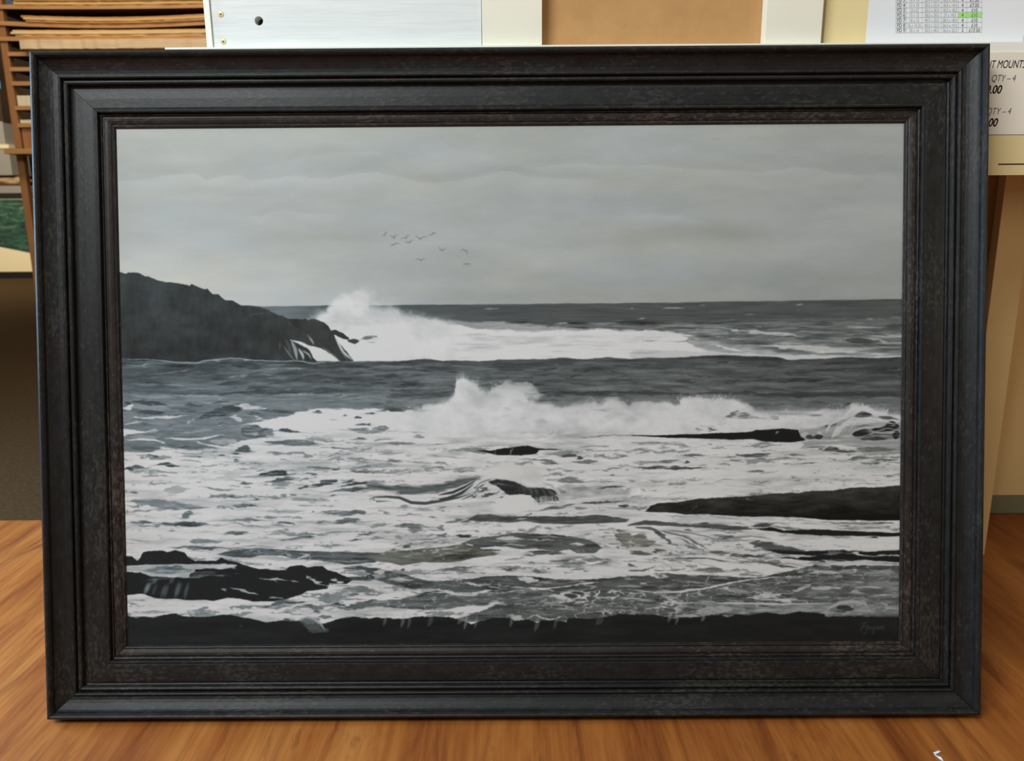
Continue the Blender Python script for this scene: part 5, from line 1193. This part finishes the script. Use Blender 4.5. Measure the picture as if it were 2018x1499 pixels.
# cream board and the price list on it
KY = 1.166
brd = tag(obj('cream_display_board', B(px_at(1622.5, 82, KY)[0], 1.05, 0, .012, 0, .45, .001), M['cream_board'], None, loc=(0, KY, LZ)),
          'pale yellow cream board standing on the ledge, behind the printed table', 'board')
SY = KY - .0015
lst = thing('price_list', 'white printed sheet with a price table and one green highlighted row', 'price list', (0, SY, 0))
s0, s1 = px_at(1706, 82, SY)[0], px_at(2016, 82, SY)[0]
obj('sheet', B(s0, s1, 0, .001, LZ + .0002, LZ + .30), M['paper'], lst)
colx = [1765.4, 1785, 1817, 1854.4, 1888, 1904.9, 1934.5]
rowy = [-5.5, 5, 15.3, 24.9, 34.9, 45.0, 55.0, 64.8]
cells = [('FD 3', '10 x 10', '25.4 x 25.4', '18.5 x 18.5', '4', '\u00a37.50'), ('FD 4', '12 x 10', '30.5 x 25.4', '18.5 x 14.4', '4', '\u00a37.50'), ('FD 5', '12 x12', '30.5 x 30.5', '18.5 x 18.5', '4', '\u00a310'),
         ('FD 6', '15 x 12', '38.0 x 30.5', '27 x 19.5', '4', '\u00a310'), ('FD 7', '16 x 12', '40.5 x 30.5', '28.5 x 18.5', '4', '\u00a310'),
         ('FD 8', '16 x 15.25', '40.5 x 32.5', '26.5 x 19.5', '4', '\u00a310'), ('FD 9', '20 x 16', '50.5 x 40.5', '36.5 x 25.5', '5', '\u00a317.50')]
xa_, _ = px_at(colx[4], 30, SY)
xb_, za_ = px_at(colx[6] + .5, 34.9, SY)
_, zb_ = px_at(colx[6], 24.9, SY)
obj('highlight', B(xa_, xb_, -.0002, -.0001, za_, zb_), M['green_marker'], lst)['label'] = 'green highlighted cells'
bm = bmesh.new()
for c_ in colx:
    for (ya_, yb_) in zip(rowy[:-1], rowy[1:]):
        xq, zq = px_at(c_, (ya_ + yb_) / 2, SY)
        box(bm, xq - .0002, xq + .0002, -.0004, -.0003, px_at(c_, yb_, SY)[1], px_at(c_, ya_, SY)[1])
for r in rowy[1:]:
    xq, zq = px_at(colx[0], r, SY)
    xr, zr = px_at(colx[-1], r, SY)
    box(bm, xq, xr, -.0004, -.0003, zq - .0002, zq + .0002)
obj('table_rules', bm, M['ink_line'], lst)
for ri, row in enumerate(cells):
    ry = (rowy[ri] + rowy[ri + 1]) / 2 + .3
    for ci, s in enumerate(row):
        xq, zq = px_at((colx[ci] + colx[ci + 1]) / 2, ry, SY)
        big = ci in (0, 4, 5)
        txt(s, xq, zq, -.0006, .0066 if big else .0060, 'ink_mid' if big else 'ink_grey', lst, 'CENTER', 0, .00002 if big else -.00005, .86 if big else .74)

# ================================================================ board rack in the background
RKY = 4.0
rx0 = px_at(4, 82, RKY)[0] - .01
rack = thing('board_rack', 'wooden storage rack of thin shelves full of mount boards, left background', 'rack', (rx0, RKY, 0))
RW, RD = 1.75, .75
for px_, y_ in ((0, 0), (RW - .035, 0), (0, RD), (RW - .035, RD)):
    obj('post', B(px_, px_ + .034, y_, y_ + .034, 0, 2.0, .002), M['post_wood'], rack)
shelf_px = [14, 46, 77, 107, 137, 165, 213, 247]
shelf_z = [px_at(40, y, RKY)[1] for y in shelf_px]
shelf_z = [shelf_z[0] + .085 * k for k in (5, 4, 3, 2, 1)] + shelf_z
SAG = {shelf_z[6]: .016, shelf_z[5]: .004, shelf_z[7]: .003}


def bow(x, sag):
    u = max(0.0, min(1.0, (x - rx0) / RW))
    return -sag * math.sin(PI * min(1, u * 1.6)) if u < .625 else 0.0


zc0, zc1 = px_at(50, 303, RKY - .10)[1], px_at(50, 293, RKY - .10)[1]
obj('cabinet_top', B(.005, RW, -.10, RD, zc0, zc1, .003), M['shelf_wood'], rack)['label'] = 'bright front lip of the lower top'
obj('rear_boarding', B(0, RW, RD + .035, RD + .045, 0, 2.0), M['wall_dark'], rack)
obj('apron', B(.040, RW, .008, .028, zc1 + .001, shelf_z[-1] - .010), M['post_wood'], rack)

# boards lying on the shelves, each a bent sheet of its own
RB = random.Random(4)


def sheet_mesh(x0, x1, y0, y1, z, th, sag, jag, seed, wave=0.0):
    r = random.Random(seed)
    bm = bmesh.new()
    n = 60
    top, bot = [], []
    for i in range(n + 1):
        u = i / n
        x = x0 + (x1 - x0) * u
        s = bow(x, sag) + wave * math.sin(x * 11)
        yy = y0 + r.uniform(-jag, jag)
        top.append((bm.verts.new((x, yy, z + s + th)), bm.verts.new((x, y1, z + s + th))))
        bot.append((bm.verts.new((x, yy, z + s)), bm.verts.new((x, y1, z + s))))
    for i in range(n):
        bm.faces.new((top[i][0], top[i + 1][0], top[i + 1][1], top[i][1]))
        bm.faces.new((bot[i][0], bot[i][1], bot[i + 1][1], bot[i + 1][0]))
        bm.faces.new((bot[i][0], bot[i + 1][0], top[i + 1][0], top[i][0]))
        bm.faces.new((bot[i][1], top[i][1], top[i + 1][1], bot[i + 1][1]))
    bm.faces.new((bot[0][0], top[0][0], top[0][1], bot[0][1]))
    bm.faces.new((bot[n][0], bot[n][1], top[n][1], top[n][0]))
    return bm


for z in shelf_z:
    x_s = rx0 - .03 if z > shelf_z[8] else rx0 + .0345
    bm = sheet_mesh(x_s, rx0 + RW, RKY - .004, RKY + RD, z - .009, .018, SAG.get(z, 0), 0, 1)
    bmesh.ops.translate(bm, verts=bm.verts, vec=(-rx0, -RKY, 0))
    sh = obj('shelf', bm, M['shelf_shade'], rack)
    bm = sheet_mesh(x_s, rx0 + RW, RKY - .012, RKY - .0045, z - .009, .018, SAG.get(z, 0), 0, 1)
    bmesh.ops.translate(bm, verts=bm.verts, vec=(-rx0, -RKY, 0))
    obj('pine_front_edge', bm, M['shelf_wood'], sh)  # shelf front kept in pine; only the board behind carries painted shade


def pile(px_left, k_shelf, n, th, mats, label, group, seed, fy=3.992):
    z0_ = shelf_z[k_shelf] + .0095
    xl = px_at(px_left, shelf_px[k_shelf - 5], fy)[0]
    r = random.Random(seed)
    for k in range(n):
        xk = max(rx0 + .036, xl + (.0 if k else .0) + r.uniform(0, .03))
        o = obj('mount_board', sheet_mesh(xk, rx0 + RW - .06, fy - .02 * r.random(), RKY + .6, z0_ + k * (th + .0007), th, SAG.get(shelf_z[k_shelf], 0), .003, seed + k), M[mats[k % len(mats)]])
        tag(o, label[k] if isinstance(label, list) else label, 'board', group)


ORD = ['lowest', 'second from the bottom', 'topmost']
pile(22, 5, 3, .0075, ['card_tan'], ['%s tan mount board in the highest pile on the rack' % q for q in ORD], 'tan boards in the highest pile', 10)
pile(42, 6, 3, .0085, ['card_brown', 'card_tan', 'card_brown'], ['%s brown mount board in the sagging middle pile on the rack' % q for q in ORD], 'brown boards in the middle pile', 20)
pile(26, 7, 3, .0090, ['card_tan', 'card_pale', 'card_tan'], ['%s pale tan board in the pile just above the picture frame' % q for q in ORD], 'pale boards in the lowest pile', 30)
zp = shelf_z[8] + .0095
tag(obj('paper_bundle', sheet_mesh(px_at(40, 103, 3.92)[0], rx0 + RW - .06, 3.92, 4.6, zp, .040, 0, .007, 77), M['card_pale']), 'crumpled pale pinkish paper bundle under the lowest pile of boards', 'paper')
for (ks, pt, lab) in ((11, 188, 'thick cream paper bundle in a low cubby of the rack'), (12, 236, 'flat cream packet in the lowest cubby of the rack')):
    zb = shelf_z[ks] + .0095
    zt = px_at(45, pt, RKY + .01)[1]
    tag(obj('paper_stack', sheet_mesh(rx0 + .0375, rx0 + .75, RKY + .01, RKY + .6, zb, zt - zb, 0, .004, 5), M['mount_cream']), lab, 'paper')

# ================================================================ far left clutter
FYY = 7.6
x1_, _ = px_at(110, 540, FYY)
x0_, _ = px_at(-130, 540, FYY)
fp = thing('leaning_picture', 'black framed green picture with a cream mount leaning low in the far left background', 'framed picture', ((x0_ + x1_) / 2, FYY, .002), (-.24, 0, 0))
hw = (x1_ - x0_) / 2
PH_ = .82
for nm, a in (('frame_rail', (-hw, hw, 0, .03, 0, .06)), ('frame_rail', (-hw, hw, 0, .03, PH_ - .05, PH_)), ('frame_rail', (-hw, -hw + .05, 0, .03, .0605, PH_ - .0505)), ('frame_rail', (hw - .05, hw, 0, .03, .0605, PH_ - .0505))):
    obj(nm, B(*a, .003), M['black_frame'], fp)
obj('mount', B(-hw + .0505, hw - .0505, .012, .018, .0605, PH_ - .0505), M['mount_cream'], fp)
gm = noise_color(mat('green_painting', (.05, .2, .15), .5), [(.35, srgb(24, 40, 34)), (.55, srgb(48, 84, 66)), (.7, srgb(96, 118, 96))], (1, 1, 3), 6, 4, distort=1.5)[0]
bm = bmesh.new()
vs_ = [bm.verts.new(p) for p in ((-hw + .06, .010, .42), (hw - .06, .010, .20), (hw - .06, .010, PH_ - .06), (-hw + .06, .010, PH_ - .06))]
bm.faces.new(vs_)
r = bmesh.ops.extrude_face_region(bm, geom=bm.faces[:])
for v in [g for g in r['geom'] if isinstance(g, bmesh.types.BMVert)]:
    v.co.y += .0015
obj('picture_print', bm, gm, fp)

SY8 = 8.25
lv = {p: px_at(0, p, SY8)[1] for p in (398, 366, 345, 337, 292, 284, 238, 172, 148)}
XL = px_at(0, 398, SY8)[0]


def XR(p):
    return px_at(p, 350, SY8)[0]


cab = thing('low_cabinet', 'dark low cabinet behind the leaning green picture, far left', 'cabinet', (XL, SY8, 0))
obj('body', B(-.7, XR(52) - XL, 0, .5, 0, lv[398] - .03, .004), M['dark_box'], cab)
obj('top', B(-.72, XR(54) - XL, -.02, .52, lv[398] - .0295, lv[398], .004), M['shelf_wood'], cab)
tag(obj('pale_crate', B(-.6, XR(46) - XL, .02, .4, 0, lv[366] - lv[398] - .0005, .008), M['grey_plastic'], None, loc=(XL, SY8, lv[398] + .0003)), 'pale grey crate standing on the dark low cabinet, far left', 'crate')
bm = bmesh.new()
bmesh.ops.create_icosphere(bm, subdivisions=4, radius=1)
rb = random.Random(3)
hh = (lv[345] - lv[366]) / 2
for v in bm.verts:
    k = 1 + .10 * math.sin(v.co.x * 7 + 1) * math.cos(v.co.z * 5)
    v.co = Vector((v.co.x * .26 * k, v.co.y * .14 * k, max(-.92, min(.92, v.co.z)) * hh / .92 + hh))
tag(obj('beige_bundle', bm, M['beige'], None, True, loc=(XR(4) - .1, SY8 + .2, lv[366] + .0003)), 'lumpy beige wrapped bundle on top of the pale grey crate', 'bundle')
gb = thing('grey_box', 'grey box with a cream lid above the beige bundle, far left', 'box', (XL, SY8, lv[345] + .0005))
obj('body', B(-.5, XR(19) - XL, .05, .38, 0, lv[292] - lv[345], .006), M['grey_plastic'], gb)
obj('lid', B(-.52, XR(21) - XL, .04, .39, lv[292] - lv[345] + .0004, lv[284] - lv[345], .003), M['mount_cream'], gb)
tag(obj('white_carton', B(-.5, XR(13) - XL, .06, .36, 0, lv[238] - lv[284] - .001, .004), M['grey_plastic'], None, loc=(XL, SY8, lv[284] + .0008)), 'pale carton standing on the lidded grey box, far left edge', 'box')
tag(obj('brown_carton', B(-.5, XR(15) - XL, .06, .36, 0, lv[172] - lv[238] - .001, .004), M['wall_dark'], None, loc=(XL, SY8, lv[238] + .0004)), 'dark brown carton under the pale blue bottle, far left edge', 'box')
bt = thing('spray_bottle', 'small pale blue bottle at the left edge beside the rack', 'bottle', (XR(3), SY8 + .12, lv[172] + .0002))
bm = bmesh.new()
prof = [(0, 0), (.042, 0), (.045, .01), (.045, .075), (.034, .092), (.014, .100), (.014, .112), (0, .112)]
n = 24
rings = []
for r_, z_ in prof:
    rings.append([bm.verts.new((r_ * math.cos(2 * PI * i / n), r_ * math.sin(2 * PI * i / n), z_)) for i in range(n)] if r_ else bm.verts.new((0, 0, z_)))
for a, b_ in zip(rings[:-1], rings[1:]):
    for i in range(n):
        j = (i + 1) % n
        bm.faces.new(([a[i], a[j]] if isinstance(a, list) else [a]) + ([b_[j], b_[i]] if isinstance(b_, list) else [b_]))
obj('body', bm, M['cyan_plastic'], bt, smooth=True)
bm = bmesh.new()
bmesh.ops.create_cone(bm, cap_ends=True, segments=20, radius1=.017, radius2=.014, depth=.03)
for v in bm.verts:
    v.co.z += .1275
obj('cap', bm, M['paper'], bt)

# white curl of torn paper on the floor, front right
bm = bmesh.new()


def floor_px(px, py):
    a, b_ = (px - 1009) / 1550, -(py - 749.5) / 1550
    c, s = math.cos(ROLL), math.sin(ROLL)
    xx, uu = c * a - s * b_, s * a + c * b_
    dy, dz = math.cos(PITCH) + math.sin(PITCH) * uu, -math.sin(PITCH) + math.cos(PITCH) * uu
    t = -CAM_H / dz
    return xx * t, dy * t


pts = [(1851, 1483, .0028), (1846, 1485, .0018), (1841.5, 1484, .0012), (1844, 1489, .0010), (1850, 1493.5, .0014), (1855, 1497, .0010), (1860, 1503, .0022), (1868, 1508, .0012)]
prev = None
for i, (a, b_, z) in enumerate(pts):
    x, y = floor_px(a, b_)
    w_ = .0014 + .0006 * math.sin(i * 1.7)
    cur = (bm.verts.new((x - w_, y + w_ * .6, z)), bm.verts.new((x + w_, y - w_ * .6, z + .0012 * math.sin(i * 2))))
    if prev:
        bm.faces.new((prev[0], prev[1], cur[1], cur[0]))
    prev = cur
r = bmesh.ops.extrude_face_region(bm, geom=bm.faces[:])
for v in [q for q in r['geom'] if isinstance(q, bmesh.types.BMVert)]:
    v.co.z -= .0008
sx, sy = floor_px(1850, 1490)
for v in bm.verts:
    v.co.x -= sx
    v.co.y -= sy
    v.co.z -= .0001
tag(obj('paper_scrap', bm, M['thread'], None, loc=(sx, sy, 0.0002)), 'tiny curled white paper scrap on the wood floor, bottom right', 'paper scrap')
